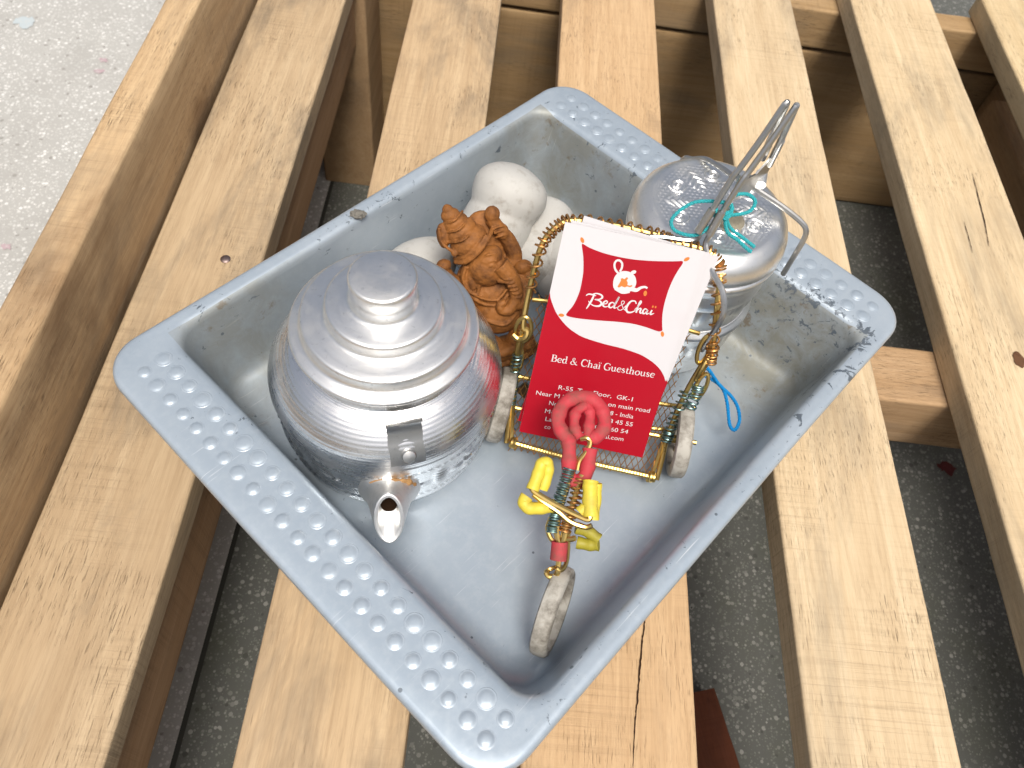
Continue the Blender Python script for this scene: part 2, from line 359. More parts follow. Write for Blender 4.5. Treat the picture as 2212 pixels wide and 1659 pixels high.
# ------------------------------------------------------------------ wooden slatted bench
bench = thing('slatted_bench', 'pale sawn timber bench of spaced slats carrying the grey tray', 'bench', (90, 300, GZ))
def board(name, x0, x1, y0, y1, z0, z1, mat, tint=(1, 1, 1), axis='Y', seed=0, rough=.7, bev=1.6, parent=bench, segs=64):
    """a sawn board: rounded section swept along its length with slight hand-sawn unevenness"""
    cx, cy, cz = (x0+x1)/2, (y0+y1)/2, (z0+z1)/2
    a0, a1 = (x0, x1) if axis == 'Y' else (y0, y1); l0, l1 = (y0, y1) if axis == 'Y' else (x0, x1)
    hw, hh = (a1-a0)/2, (z1-z0)/2; ac = (a0+a1)/2
    sec = []
    for sx_, sz_, ang in ((1, 1, 0), (-1, 1, 90), (-1, -1, 180), (1, -1, 270)):
        for k in range(3):
            t = math.radians(ang+45*k); sec.append((sx_*(hw-bev)+bev*math.cos(t), sz_*(hh-bev)+bev*math.sin(t)))
        nx = {0: (0, 1), 90: (-1, 0), 180: (0, -1), 270: (1, 0)}[ang]
        if nx[0] == 0:
            for q in (.975, .6, .2, -.2, -.6, -.975): sec.append((nx[1]*q*(hw-bev), nx[1]*hh))
        else:
            for q in (.93, .3, -.3, -.93): sec.append((nx[0]*hw, -nx[0]*q*(hh-bev)))
    rings = []
    for k in range(segs+1):
        l = l0+(l1-l0)*k/segs; ring = []
        for (p, z) in sec:
            n1 = mnoise.noise(Vector((l*.012+seed*7.3, p*.02, z*.05+seed))); n2 = mnoise.noise(Vector((l*.09, p*.11+seed*3, z*.2)))
            dp = rough*(n1*.9*math.copysign(1, p)+.25*n2); dz = rough*(.25*n1+.22*n2)*(1 if z > 0 else .5)
            pt = (ac+p+dp, l, cz+z+dz) if axis == 'Y' else (l, ac+p+dp, cz+z+dz)
            ring.append(pt)
        rings.append(ring)
    v, f = loft(rings, True, True, True)
    base = np.array((cx, cy, cz)); o = obj(name, ([tuple(np.array(p)-base+wloc(parent)) for p in v], f), mat, parent, True, 50)
    o.location = (base-wloc(parent))*MM; o.color = tuple(tint)+(1,)
    return o
Y0, Y1 = -420, 648
slats = []
for k, (x0, x1, z1, tint, rg) in enumerate([(-175.8, -117.4, 0, (.90, .87, .82), .8), (-71.6, -8.6, 0, (.95, .89, .81), .5), (36.3, 106.6, 0, (.97, .85, .73), .5),
                                        (153.3, 217.2, 0, (1.08, 1.08, 1.05), .5), (267.6, 338, 0, (1.10, 1.10, 1.05), .7), (385, 455, 0, (1.10, 1.10, 1.0), .5), (500, 565, 0, (1.1, 1.1, 1.0), .5), (612, 678, 0, (1.1, 1.1, 1.0), .5), (726, 790, 0, (1.1, 1.1, 1.0), .5)]):
    slats.append(board('slat', x0, x1, Y0, Y1, -17, z1, M_worn if k < 2 else M_slat, tint, 'Y', k*5+1, rg, 1.3 if k != 1 else 1.1))
rail = board('side_rail', -198, -178.6, Y0, Y1+10, -213, 52, M_rail, (1.0, .93, .84), 'Y', 33, .8, 2.0)
board('beam', -162, -120.5, Y0, 556, -63, -17.3, M_slat, (.75, .6, .5), 'Y', 40, .5)
board('beam', -120, 800, 241, 279, -62, -17.3, M_beam, (1.0, .93, .9), 'X', 41, .5)
board('beam', 421, 470, Y0, 596, -112, -60, M_slat, (.8, .7, .6), 'Y', 42, .5)
board('back_board', -165, 800, 620, 642, -51.5, -17.3, M_beam, (.92, .86, .76), 'X', 43, .9)
board('back_board', -165, 800, 621, 643, -214, -55, M_beam, (.80, .75, .66), 'X', 44, .9)
def post(x0, x1, y0, y1, z0, z1, tint, seed):
    rings = []
    for z in np.linspace(z0, z1, 8):
        rings.append([(p[0]+(x0+x1)/2+.5*mnoise.noise(Vector((z*.03, seed, p[0]))), p[1]+(y0+y1)/2, z) for p in rrect((x1-x0)/2, (y1-y0)/2, 2, 0, 3)])
    o = obj('leg', loft(rings, True, True, True), M_slat, bench, True, 50); o.color = tuple(tint)+(1,)
post(-160, -112, 558, 618, GZ+.5, -17.3, (.7, .6, .5), 1)
post(430, 475, 598, 619.5, GZ+.5, -17.3, (.7, .6, .5), 2)
post(-160, -122, -418, -380, GZ+.5, -63.6, (.7, .6, .5), 3)
post(430, 475, -418, -380, GZ+.5, -112.6, (.7, .6, .5), 4)
# nails, knots, cracks and burns: each belongs to its slat
def on(s, name, vf, mat): return obj(name, vf, mat, s, True, 40)
def nail(s, x, y, z=0.35, r=2.7):
    on(s, 'nail_head', lathe([(r*.98, -1.2), (r, .1), (r*.8, .55), (r*.3, .75)], 20, (x, y, z-.15)), M_nail)
nail(slats[0], -136.7, 269.8); nail(slats[0], -150, 590); nail(rail, -188, 590, 52.3)
def ribbon(pts, wid, z, seed=0):
    q = random.Random(seed); P = spline(pts, 10); L = []; R_ = []
    for i, p in enumerate(P):
        d = P[min(i+1, len(P)-1)]-P[max(i-1, 0)]; n = np.array([-d[1], d[0]])/(np.hypot(*d[:2])+1e-9)
        w = wid*math.sin(math.pi*(i+.3)/(len(P)-.4))**.5*(.55+.7*q.random())*.5; j = (q.random()-.5)*wid*.35
        L.append((p[0]+n[0]*(w+j), p[1]+n[1]*(w+j), z)); R_.append((p[0]-n[0]*(w-j), p[1]-n[1]*(w-j), z))
    return loft([[a, b] for a, b in zip(L, R_)], False)
on(slats[2], 'crack', ribbon([(87.4, 106), (86.6, 99), (85.2, 90), (83.8, 78), (82.6, 66), (81.4, 57), (80.4, 41)], .75, .42, 3), M_dark)
on(slats[4], 'crack', ribbon([(318, 420), (316, 395), (314, 372), (311, 352)], .7, .55, 4), M_dark)
on(slats[4], 'crack', ribbon([(300, 372), (299.5, 358), (298.5, 345)], .5, .55, 5), M_dark)
def blot(cx, cy, rx, ry, z, seed):
    q = random.Random(seed); return ([(cx+rx*(.75+.4*q.random())*math.cos(a), cy+ry*(.75+.4*q.random())*math.sin(a), z) for a in np.linspace(0, 2*math.pi, 16, endpoint=False)], [tuple(range(16))])
M_burn = plain('burnt_brown_knot', (.11, .05, .022), .75, (.03, .012, .008), .6, 220, .3)
on(slats[4], 'knot', blot(305, 266, 3.6, 5.5, .5, 6), M_burn)
tag(board('wood_offcut', 118, 171, 10, 110, GZ+1, GZ+22, M_slat, (.26, .10, .065), 'Y', 60, .6, 1.2, parent=bench), 'x', 'x')
oc = bpy.data.objects[-1] if False else [o for o in bench.children if o.name.startswith('wood_offcut')][0]
oc.parent = None; oc.location = (np.array((172, 62, GZ+11.5)))*MM; oc.rotation_euler = (0, 0, .28)
tag(oc, 'dark red-brown wood offcut lying on the floor under the bench slats', 'offcut')

# ------------------------------------------------------------------ tray
tray = thing('serving_tray', 'deep grey-blue enamelled metal tray with raised dots along two rims', 'tray', TW(0, 0, 0))
tray.rotation_euler = (0, 0, TH)
def tray_rings():
    prof = [  # half u, half v, corner radius, z
        (145.2, 112.8, 17, 46.2), (146.3, 113.9, 18, 46.0), (146.9, 114.5, 18.4, 47.2), (146.6, 114.2, 18.2, 49.0), (145.6, 113.2, 17.6, 49.9), (144.0, 111.8, 16.6, 50.2),
        (140, 110.7, 16, 50.2), (132, 109.6, 15, 50.1), (124, 108.6, 14, 50.05), (120.5, 107.6, 13, 49.9), (118.6, 106.4, 12.3, 49.2), (117.4, 105.4, 11.8, 47.8), (116.8, 104.9, 11.6, 45.5),
        (115.2, 103.5, 11.6, 38), (113.2, 101.8, 11.8, 28), (111.2, 100.2, 12, 18), (109.6, 98.9, 12.2, 10), (108.6, 98.0, 12.2, 6), (106.8, 96.4, 12, 3.6), (103.5, 93.4, 11, 2.3), (98, 88, 9, 2.0),
        (70, 62, 7, 2.0), (35, 31, 4, 2.0), (4, 4, 1, 2.0)]
    under = [(4, 4, 1, .45), (98, 88, 9, .45), (104.5, 94.4, 11, .8), (108.4, 98, 12.5, 2.4), (110.6, 99.8, 13, 6), (116.2, 104.7, 12.6, 28), (118.6, 106.6, 12.6, 45), (120.4, 108, 13, 48.2), (124, 108.9, 14, 48.9), (142, 111, 16, 48.9), (145.2, 112.8, 17, 46.2)]
    out = []
    for (a, b, r, z) in prof+under:
        ring = []
        base = rrect(a, b, r, z, 10)
        n = len(base); full = []
        for i in range(n):                     # subdivide straight sides
            p = np.array(base[i]); q = np.array(base[(i+1) % n]); full.append(p)
            if (i % 11) == 10:
                for t in np.linspace(0, 1, 15)[1:-1]: full.append(p*(1-t)+q*t)
        for p in full:
            edge = max(0, min(1, (z-20)/30))
            w = .55*mnoise.noise(Vector((p[0]*.012, p[1]*.014, 3.1)))*edge
            bow = 1-.006*edge*math.cos(p[0]/146*math.pi/2)   # long sides bow in very slightly
            zz = p[2]+(.5*mnoise.noise(Vector((p[0]*.016, p[1]*.016, 9.0)))*edge if z > 20 else (.25*mnoise.noise(Vector((p[0]*.02, p[1]*.02, 1.0))) if a < 100 and z >= 2 else 0))
            ring.append((p[0]+w, p[1]*bow+w, zz))
        out.append(ring)
    return out
v, f = loft(tray_rings(), True)
tb = obj('tray_body', ([tuple(np.array(p)+wloc(tray)) for p in v], f), M_tray, tray, True, 60)
# raised dots, each its own part (shared mesh)
dv, df = lathe([(3.75, -.35), (3.45, .02), (3.2, .0), (2.75, .30), (2.2, .85), (1.5, 1.22), (.75, 1.32), (.15, 1.34)], 24)
dm = None
def dot(u, v_):
    global dm
    z = 50.18+.5*mnoise.noise(Vector((u*.016, v_*.016, 9.0)))
    if dm is None:
        o = obj('raised_dot', ([tuple(np.array(p)+wloc(tray)) for p in dv], df), M_tray, tray, True, 50); dm = o.data
    else:
        o = bpy.data.objects.new('raised_dot', dm); col.objects.link(o); o.parent = tray
    o.location = (u*MM, v_*MM, z*MM); o.rotation_euler = (0, 0, rnd.random()*6); s = .86+.2*rnd.random(); o.scale = (s, s, .34+.3*rnd.random())
for k in range(23):
    dot(-126.1, 96.4-8.95*k+rnd.uniform(-.25, .25)); dot(-135.3, 96.0-8.93*k+rnd.uniform(-.25, .25))
    dot(126.2, 99.0-8.98*k+rnd.uniform(-.25, .25)); dot(135.3, 98.9-8.98*k+rnd.uniform(-.25, .25))
# a crumb stuck on the rim
bm = bmesh.new(); bmesh.ops.create_icosphere(bm, subdivisions=3, radius=1)
gv = [TW(-13.8, 106.4, 51.2)+np.array([(3.6*p.co.x)*(1+.5*mnoise.noise(p.co*2.1)), 2.6*p.co.y*(1+.5*mnoise.noise(p.co*2.7)), 1.7*p.co.z*(1+.5*mnoise.noise(p.co*2.3))]) for p in bm.verts]
gf = [tuple(q.index for q in fc.verts) for fc in bm.faces]; bm.free()
tag(obj('grit_lump', (gv, gf), M_gum), 'small dark grey lump of grit stuck on the tray rim', 'grit')

# ------------------------------------------------------------------ kettle
KC = TW(-60.5, 32.9, 2.25)
kettle = thing('kettle', 'small round aluminium kettle with stepped lid and stubby cut spout', 'kettle', KC)
def kprof():
    P = [(.2, 0), (30, .05), (41, .2), (44.5, 1.0), (47, 3.2), (48.3, 6.5), (48.9, 12)]
    return P
def emb(r, z, t):
    """pressed flowers, leaves and dots round the lower wall"""
    if not 8 < z < 44: return r, z
    w = min(1, (z-8)/3, (44-z)/3); h = 0
    L = t*48.5; per = 30.5; k = round(L/per); du = L-k*per; dz = z-24
    d = math.hypot(du, dz); a = math.atan2(dz, du)
    if d < 11: h = max(h, 1.0*max(0, math.cos(a*4))*max(0, math.sin(math.pi*min(1, max(0, (d-1.5)/9.5)))))
    if d < 2.4: h = 1.0
    du2 = L-(math.floor(L/per)+.5)*per; e = (du2/4.2)**2+((dz-2)/11)**2
    if e < 1: h = max(h, 1.05*(1-e)*(.6+.4*math.cos(dz*2.4)))
    for zz in (-11.5, 13.5):
        s = (L % 3.4)-1.7; q = math.hypot(s, dz-zz)
        if q < 1.2: h = max(h, .7*(1-(q/1.2)**2))
    return r+h*w, z
body = [(.2, 0), (30, .05), (39, .2), (42.4, 1.0), (44.6, 3.0), (45.8, 6.5)]
low = [(46.0+2.9*i/72, 8+36*i/72) for i in range(73)]
sp_ = spline([(49.3, 46.4, 0), (49.0, 49.0, 0), (47.9, 52.6, 0), (45.6, 56.6, 0), (42.4, 60.4, 0), (38.8, 63.4, 0), (35.4, 65.2, 0), (33.9, 66.4, 0)], 14)
slope = [(p[0]+.022*math.sin(i*1.1), p[1]+.022*math.sin(i*1.1)) for i, p in enumerate(sp_)]
neck = [(33.6, 68.5), (33.6, 73), (33.8, 77.2)]
kb = obj('body', lathe(body+low+[(49.0, 44.4), (48.5, 45.0), (48.5, 45.5), (49.2, 46.0)]+slope+neck, 288, KC, True, True, emb), M_alu_emb, kettle, True, 55)
lid = [(33.6, 75.2), (36.6, 75.2), (37.2, 75.5), (37.4, 76.2), (37.3, 77.0), (36.9, 77.5), (36.0, 77.8), (33.9, 78.5), (33.0, 79.0), (32.55, 79.8), (32.4, 80.8), (32.35, 83.2), (32.2, 83.9), (31.8, 84.35), (31.0, 84.6), (28.6, 84.95), (24.4, 85.5), (23.2, 85.9), (22.6, 86.6), (22.4, 87.6),
       (22.35, 90.6), (22.2, 91.3), (21.8, 91.75), (21.0, 92.0), (18.6, 92.3), (14.6, 92.8), (13.3, 93.3), (12.7, 94.2), (12.5, 95.4), (12.45, 97)]
kl = obj('lid', lathe(lid, 128, KC, True, True), M_alu, kettle, True, 60)
obj('knob', lathe([(12.45, 96.8), (12.5, 99.0), (12.7, 99.3), (12.75, 104.9), (12.6, 105.7), (12.15, 106.25), (11.4, 106.5), (6, 106.65), (.2, 106.65)], 96, KC, False, True), M_alu, kl, True, 50)
# spout: radial direction on the tray plane
sd = np.array([-47.0, -54.0]); sd /= np.hypot(*sd); SR = sd[0]*E1+sd[1]*E2; SS = np.cross(EZ, SR)
def kp(r, s, z): return KC+r*SR+s*SS+(z-2.25)*EZ
def ell(r, z, ax, a, b, n=32):
    ax = np.array(ax, float); ax /= np.hypot(*ax)
    return [kp(r+a*math.cos(t)*ax[0], b*math.sin(t), z+a*math.cos(t)*ax[1]) for t in np.linspace(0, 2*math.pi, n, endpoint=False)]
outer = [ell(47.2, 27.5, (.10, -1), 13.2, 13.0), ell(49.3, 28.2, (.14, -1), 12.4, 12.0), ell(50.6, 29.0, (.2, -1), 11.4, 10.8), ell(53, 31, (.3, -1), 10.2, 9.4), ell(57, 34, (.45, -1), 9.8, 8.2), ell(61.5, 37.8, (.65, -1), 10.0, 7.2), ell(66.2, 41.4, (13, -16.4), 11.0, 6.0),
         ell(66.7, 41.9, (13, -16.4), 10.7, 5.7), ell(66.3, 41.5, (13, -16.4), 9.0, 4.3), ell(64.2, 41.4, (13, -16), 7.0, 3.9), ell(60.6, 42.0, (10, -16), 3.6, 3.3)]
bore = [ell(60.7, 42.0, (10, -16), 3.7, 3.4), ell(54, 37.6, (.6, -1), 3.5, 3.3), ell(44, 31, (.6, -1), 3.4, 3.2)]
obj('spout_bore', loft(bore, True, False, True), M_dark, kettle)  # near-black colour paints in the shade inside the metal bore
obj('spout', loft(outer, True, False, False), M_cast, kettle, True, 60)
M_sealant = plain('brown_sealant', (.30, .17, .07), .8, (.16, .08, .03), .6, 300, .2, bump=1)
q = random.Random(4); pts = [kp(49.6-.5*math.cos(a)*0, 11.6*math.sin(a), 28+11.8*math.cos(a)) for a in np.linspace(-.1, 1.5, 26)]
def ontob(P, extra):
    out = []
    for p in P:
        d = p-KC; h = np.hypot(d[0], d[1]); out.append(np.array([KC[0]+d[0]/h*(49.0+extra), KC[1]+d[1]/h*(49.0+extra), p[2]]))
    return out
obj('spout_sealant', tube(ontob(pts, .4), [.5+1.3*max(0, .5+mnoise.noise(Vector((i*.33, 2, 0))))*math.sin(math.pi*(i+.5)/26) for i in range(26)], 7), M_sealant, kettle)
pts = [kp(49.6, -11.3*math.sin(a), 28+11.8*math.cos(a)) for a in np.linspace(.1, .9, 12)]
obj('spout_sealant', tube(ontob(pts, .1), .55, 7), M_sealant, kettle)
lip = [ell(66.75, 41.95, (13, -16.4), 10.8, 5.85), ell(67.0, 42.2, (13, -16.4), 10.3, 5.3), ell(66.6, 41.8, (13, -16.4), 9.1, 4.4)]
obj('spout_lip', loft(lip, True), M_cut, kettle)
# hinge tab riveted on the shoulder above the spout
td = np.array([-20.7, -33.6]); td /= np.hypot(*td); TR = td[0]*E1+td[1]*E2; TS = np.cross(EZ, TR)
def tpnt(r, s, z): return KC+r*TR+s*TS+(z-2.25)*EZ
path = [(49.2, 52.4), (47.2, 56.6), (44.2, 60.6), (41.8, 63.6), (40.6, 66.4), (40.2, 69.4), (40.8, 71.6), (42.6, 72.7)]
rings = []
for i, (r, z) in enumerate(path):
    hw = 6.9-.02*i; j = .25*math.sin(i*2.3)
    rings.append([tpnt(r, -hw+j, z), tpnt(r, hw+j, z), tpnt(r-.55, hw+j, z-.3), tpnt(r-.55, -hw+j, z-.3)])
kt = obj('hinge_tab', loft(rings, True, True, True), M_steel, kettle, True, 60)
rc = tpnt(47.5, .4, 56.2); rn = TR*.78+EZ*.62; ra = TS; rb = np.cross(rn, ra)
rr_ = [[rc+rn*h+w*(math.cos(t)*ra+math.sin(t)*rb) for t in np.linspace(0, 2*math.pi, 20, endpoint=False)] for w, h in ((2.9, -.6), (2.95, .9), (2.5, 1.5), (1.2, 1.8), (.1, 1.85))]
obj('rivet', loft(rr_, True, False, True), M_steel, kt)

# ------------------------------------------------------------------ embossed canister
PC = TW(79.5, -23.8, 2.25)
can = thing('canister', 'embossed aluminium canister with flat patterned lid, behind the cards', 'canister', PC)
def canemb(r, z, t):
    h = 0; L = t*34
    if 47 < z < 66:
        per = 10.6; du = (L % per)-per/2; dz = (z-56.5); e = (du/3.6)**2+(dz/6.8)**2
        if e < 1: h = .8*(1-e)**.6
        s = ((L+per/2) % per)-per/2; qd = math.hypot(s/1.0, dz/3.2)
        if qd < 1: h = max(h, .55*(1-qd*qd))
    if 22 < z < 37:
        per = 7.2; du = (L % per)-per/2; e = (du/2.9)**2+((z-29.5)/5)**2
        if e < 1: h = .6*(1-e)**.6
    return r+h, z
cb_ = [(.2, 0), (21, .05), (25, .5), (27.8, 2.4), (29.8, 6), (31.2, 11), (31.9, 16), (31.8, 18.4), (32.2, 20), (32.7, 21), (32.9, 22)]+[(32.9+.006*i, 22+.5*i) for i in range(32)]+[(33.0, 38.0), (34.3, 38.8), (35.1, 40.2), (35.2, 41.6), (34.6, 43.0), (33.2, 44.0), (32.6, 45)] \
    + [(32.3+.02*i, 45+.5*i) for i in range(38)]+[(33.1, 64.2), (33.4, 64.6), (33.5, 65)]
obj('body', lathe(cb_, 240, PC, True, True, canemb), M_alu_can, can, True, 55)
def lidfn(r, z, t):
    if r > 27.2 or z < 94.15: return r, z
    x, y = r*math.cos(t), r*math.sin(t); h = 0
    if 6.5 < r < 25.5:
        k = round(t/(math.pi/3)); a = t-k*math.pi/3; px, py = r*math.cos(a)-16, r*math.sin(a)
        e = (px/7.0)**2+(py/3.9)**2                                       # six leaves
        if e < 1: h = .95*(1-e)**.5*(.65+.35*math.cos(px*2.0+abs(py)*2))
        else:
            a2 = t-(math.floor(t/(math.pi/3))+.5)*math.pi/3; qx, qy = r*math.cos(a2)-19.0, r*math.sin(a2)
            rr = math.hypot(qx, qy)                                       # spiral flower
            if rr < 4.3: h = .75*max(0, math.cos(rr*2.6+math.atan2(qy, qx)))
            else:
                gx, gy = x/2.2, y/1.9; row = round(gy); gx += .5*(row % 2)  # dotted ground
                q = math.hypot(gx-round(gx), gy-row)
                if q < .44: h = .2*(1-(q/.44)**2)
    return r, z+h
lp = [(31.6, 61.8), (33.9, 62.0), (34.3, 63.0), (34.3, 66.5), (33.8, 71), (34.0, 73.6), (35.0, 75.0), (35.6, 76.6), (35.7, 78.4), (35.4, 79.2), (34.4, 79.8), (34.4, 80.3), (35.3, 80.9), (35.7, 81.6), (35.7, 84), (35.3, 86.4), (34.1, 89.4), (32.1, 91.8), (29.8, 93.4), (28.3, 94.1)]+[(27.4-.285*i, 94.2) for i in range(94)]+[(.3, 94.2)]
cl_ = obj('lid', lathe(lp, 300, PC, True, True, lidfn), M_alu, can, True, 55)
kv, kf = lathe([(6.2, -.5), (6.6, .6), (6.1, 2.0), (4.6, 3.0), (2.4, 3.4), (.2, 3.5)], 28, PC+np.array([0, 0, 93.2])-E1*2.5-E2*9.5)
kv = [tuple(np.array(p)+.5*np.array([mnoise.noise(Vector(p)*.5), mnoise.noise(Vector(p)*.5+Vector((9, 0, 0))), mnoise.noise(Vector(p)*.6+Vector((0, 9, 0)))])) for p in kv]
obj('knob', (kv, kf), M_knob, cl_)

# folding wire handle standing over the lid
wh = thing('wire_handle', 'folding steel wire handle standing upright on the canister lid', 'wire handle', TW(72, -30, 103))
def wire(pts, r=1.3, k=6, name='wire', mat=None, parent=wh, n=8): return obj(name, tube(spline(pts, k), r, n), mat or M_steel, parent)
Wt = lambda L: [TW(p[0], p[1], p[2]-(5.4 if 95 < p[2] < 112 else 3.0 if p[2] >= 112 else 1)) for p in L]
wire(Wt([(38, -8, 84), (37.5, -10, 92), (38.5, -12.5, 99), (41.5, -16, 102.3), (46, -21, 103), (51, -27.5, 103.2), (53.5, -30.4, 104), (55, -31, 107), (58, -30.6, 115), (64, -30.4, 128), (65.4, -30.6, 131), (67.5, -31, 134.5), (73, -31.7, 145), (78.4, -32.1, 156), (79.4, -32.3, 157.6), (80.6, -32.3, 157.0), (84.2, -31.4, 146), (88, -30.5, 134)]), 1.25)
wire(Wt([(42, -58, 60), (43, -58.5, 72), (44, -58.6, 82), (45.4, -57, 86.4), (47.6, -52, 92), (50.5, -44, 98.5), (53.5, -37.4, 102.6), (55.2, -35, 104.6), (57, -34.4, 109), (61, -34, 117), (66.5, -34, 129), (69, -34.2, 133), (75.5, -35, 146), (80.6, -35.6, 156.4), (81.6, -35.6, 157.6), (82.6, -35.4, 156.6), (86.6, -34.6, 145), (90.6, -33.8, 133)]), 1.25)
wire(Wt([(93, -30, 109.5), (94.5, -35, 108.5), (98, -46, 105.6), (100.5, -55, 102.4), (101, -58.5, 100), (100.4, -60, 96), (98.5, -60.6, 84), (98, -60.7, 70)]), 1.25)
wire(Wt([(99, 8.2, 84), (99, 6, 92), (98.8, 2, 99), (98.4, -4, 103.4), (97, -12, 105.4), (95, -20, 107), (93.5, -26, 108.6)]), 1.25)
for off in ((88.0, -30.5, 134, 92.4, -29.4, 120), (90.6, -33.8, 133, 94.6, -32.6, 117.5)):
    a, b = TW(*off[:3]), TW(*off[3:]); obj('sleeve', tube([a, a*.6+b*.4, b], 2.1, 10, True, .7), M_steel, wh, True, 50)
obj('sleeve', tube([TW(53.2, -30.5, 103.6), TW(57.4, -30.8, 114)], 1.75, 10), M_steel, wh); obj('sleeve', tube([TW(55.0, -34.8, 104.2), TW(59.2, -34.2, 114)], 1.75, 10), M_steel, wh)
obj('hinge_barrel', tube([TW(90.0, -34.4, 109.6), TW(96, -31.0, 110.6)], 2.5, 16), M_cast, wh, True, 50)
hp = [(66.5, -31.6, 128), (72, -31.6, 121), (84, -32, 118), (95, -32.4, 124), (97, -32.6, 118), (95, -32.4, 110), (84, -32, 106), (71, -31.4, 110)]
hv = [TW(*p) for p in hp]+[TW(p[0], p[1]-.8, p[2]) for p in hp]; nH = len(hp)
obj('hinge_plate', (hv, [tuple(range(nH)), tuple(range(2*nH-1, nH-1, -1))]+[(i, (i+1) % nH, nH+(i+1) % nH, nH+i) for i in range(nH)]), M_steel, wh, False)
# turquoise thread knotted round the handle
def cord(pts, r, twist=2.4):
    P, T, N = frames(spline(pts, 14)); m = MB(); s = 0; acc = [0]
    for i in range(1, len(P)): acc.append(acc[-1]+np.linalg.norm(P[i]-P[i-1]))
    for ph in range(3):
        Q = []
        for i in range(len(P)):
            b = np.cross(T[i], N[i]); a = acc[i]*twist/r*.45+ph*2*math.pi/3; Q.append(P[i]+r*.55*(math.cos(a)*N[i]+math.sin(a)*b))
        m.add(tube(Q, r*.62, 6))
    return m
tk = thing('thread_tie', 'turquoise cotton thread knotted round the steel wire handle', 'thread', TW(62, -32, 112))
obj('loop', cord(Wt([(58.8, -34.4, 113), (53, -30.5, 107.5), (49.5, -22.5, 106), (50.5, -19, 110), (58, -22, 113.6), (64.5, -29.8, 116)]), .72), M_thread_t, tk)
obj('loop', cord(Wt([(61, -33.4, 117), (70, -32, 117), (77, -35, 116), (78.5, -39, 114), (74, -40, 112), (66, -37, 113), (60, -34.6, 115)]), .72), M_thread_t, tk)
obj('tail', cord(Wt([(61, -34.8, 116), (61, -39, 111), (64, -44, 107.6), (65.5, -47.5, 105.4), (66.5, -50.5, 104.2)]), .75), M_thread_t, tk)
obj('tail', cord(Wt([(61.8, -34.4, 116), (63.4, -38.5, 111.4), (67, -44.5, 107.4), (69.5, -50, 104.6)]), .72), M_thread_t, tk)
obj('knot', cord(Wt([(58.4, -30, 113.6), (60.6, -36.6, 114.6), (64.2, -35, 118), (61.4, -29.2, 117), (58.6, -34.4, 115.6), (63.4, -36.2, 116)]), .8), M_thread_t, tk)

# ------------------------------------------------------------------ white stones at the back of the tray
def pestle(name, label, a, b, prof, seed):
    """turned stone along the axis a -> b; prof is (fraction along, radius)"""
    a = np.array(a, float); b = np.array(b, float); ax = b-a; L = np.linalg.norm(ax); ax /= L
    n0 = np.cross(ax, EZ); n0 /= np.linalg.norm(n0); n1 = np.cross(ax, n0); rings = []
    P = spline([(p[0]*L, p[1], 0) for p in prof], 6)
    for p in P:
        ring = []
        for t in np.linspace(0, 2*math.pi, 56, endpoint=False):
            w = a+ax*p[0]+max(p[1], .05)*(math.cos(t)*n0+math.sin(t)*n1)
            k = .9*mnoise.noise(Vector(w)*.04+Vector((seed, 0, 0)))+.18*mnoise.noise(Vector(w)*.18+Vector((seed, 3, 0)))
            ring.append(w+k*(w-a-ax*p[0])/(abs(p[1])+2))
        rings.append(ring)
    return tag(obj(name, loft(rings, True, True, True), M_stone, None, True, 70), label, 'stone')
pestle('stone_pestle', 'dirty white stone pestle with a rounded mushroom head leaning behind the clay figurine', TW(24, 62, 16), TW(66, 74, 58), [(0, 8), (.05, 13.5), (.2, 18.6), (.4, 18.6), (.53, 17.8), (.585, 17.3), (.63, 18.0), (.70, 19.2), (.79, 19.5), (.88, 17.2), (.95, 12), (.99, 5.5), (1, .3)], 1)
pestle('stone_pestle', 'smooth white stone pestle lying partly hidden under the mushroom-headed pestle', TW(40, 40, 20), TW(84, 62, 27), [(0, .4), (.02, 7), (.08, 12.5), (.25, 14.6), (.6, 15), (.85, 14.4), (.94, 11.5), (.985, 6), (1, .3)], 2)
pestle('smooth_stone', 'pale grey smooth stone lying between the kettle and the tray wall', TW(-20, 84, 16), TW(26, 82, 18), [(0, .3), (.03, 6), (.15, 12.5), (.4, 15.6), (.65, 15.2), (.88, 10.5), (.98, 4), (1, .3)], 3)
pestle('smooth_stone', 'pale grey smooth stone standing between the copper hood and the canister', TW(47, 26, 8), TW(88, 38, 32), [(0, .3), (.03, 8), (.14, 15), (.35, 19), (.6, 18.4), (.82, 13.5), (.95, 7), (1, .3)], 4)

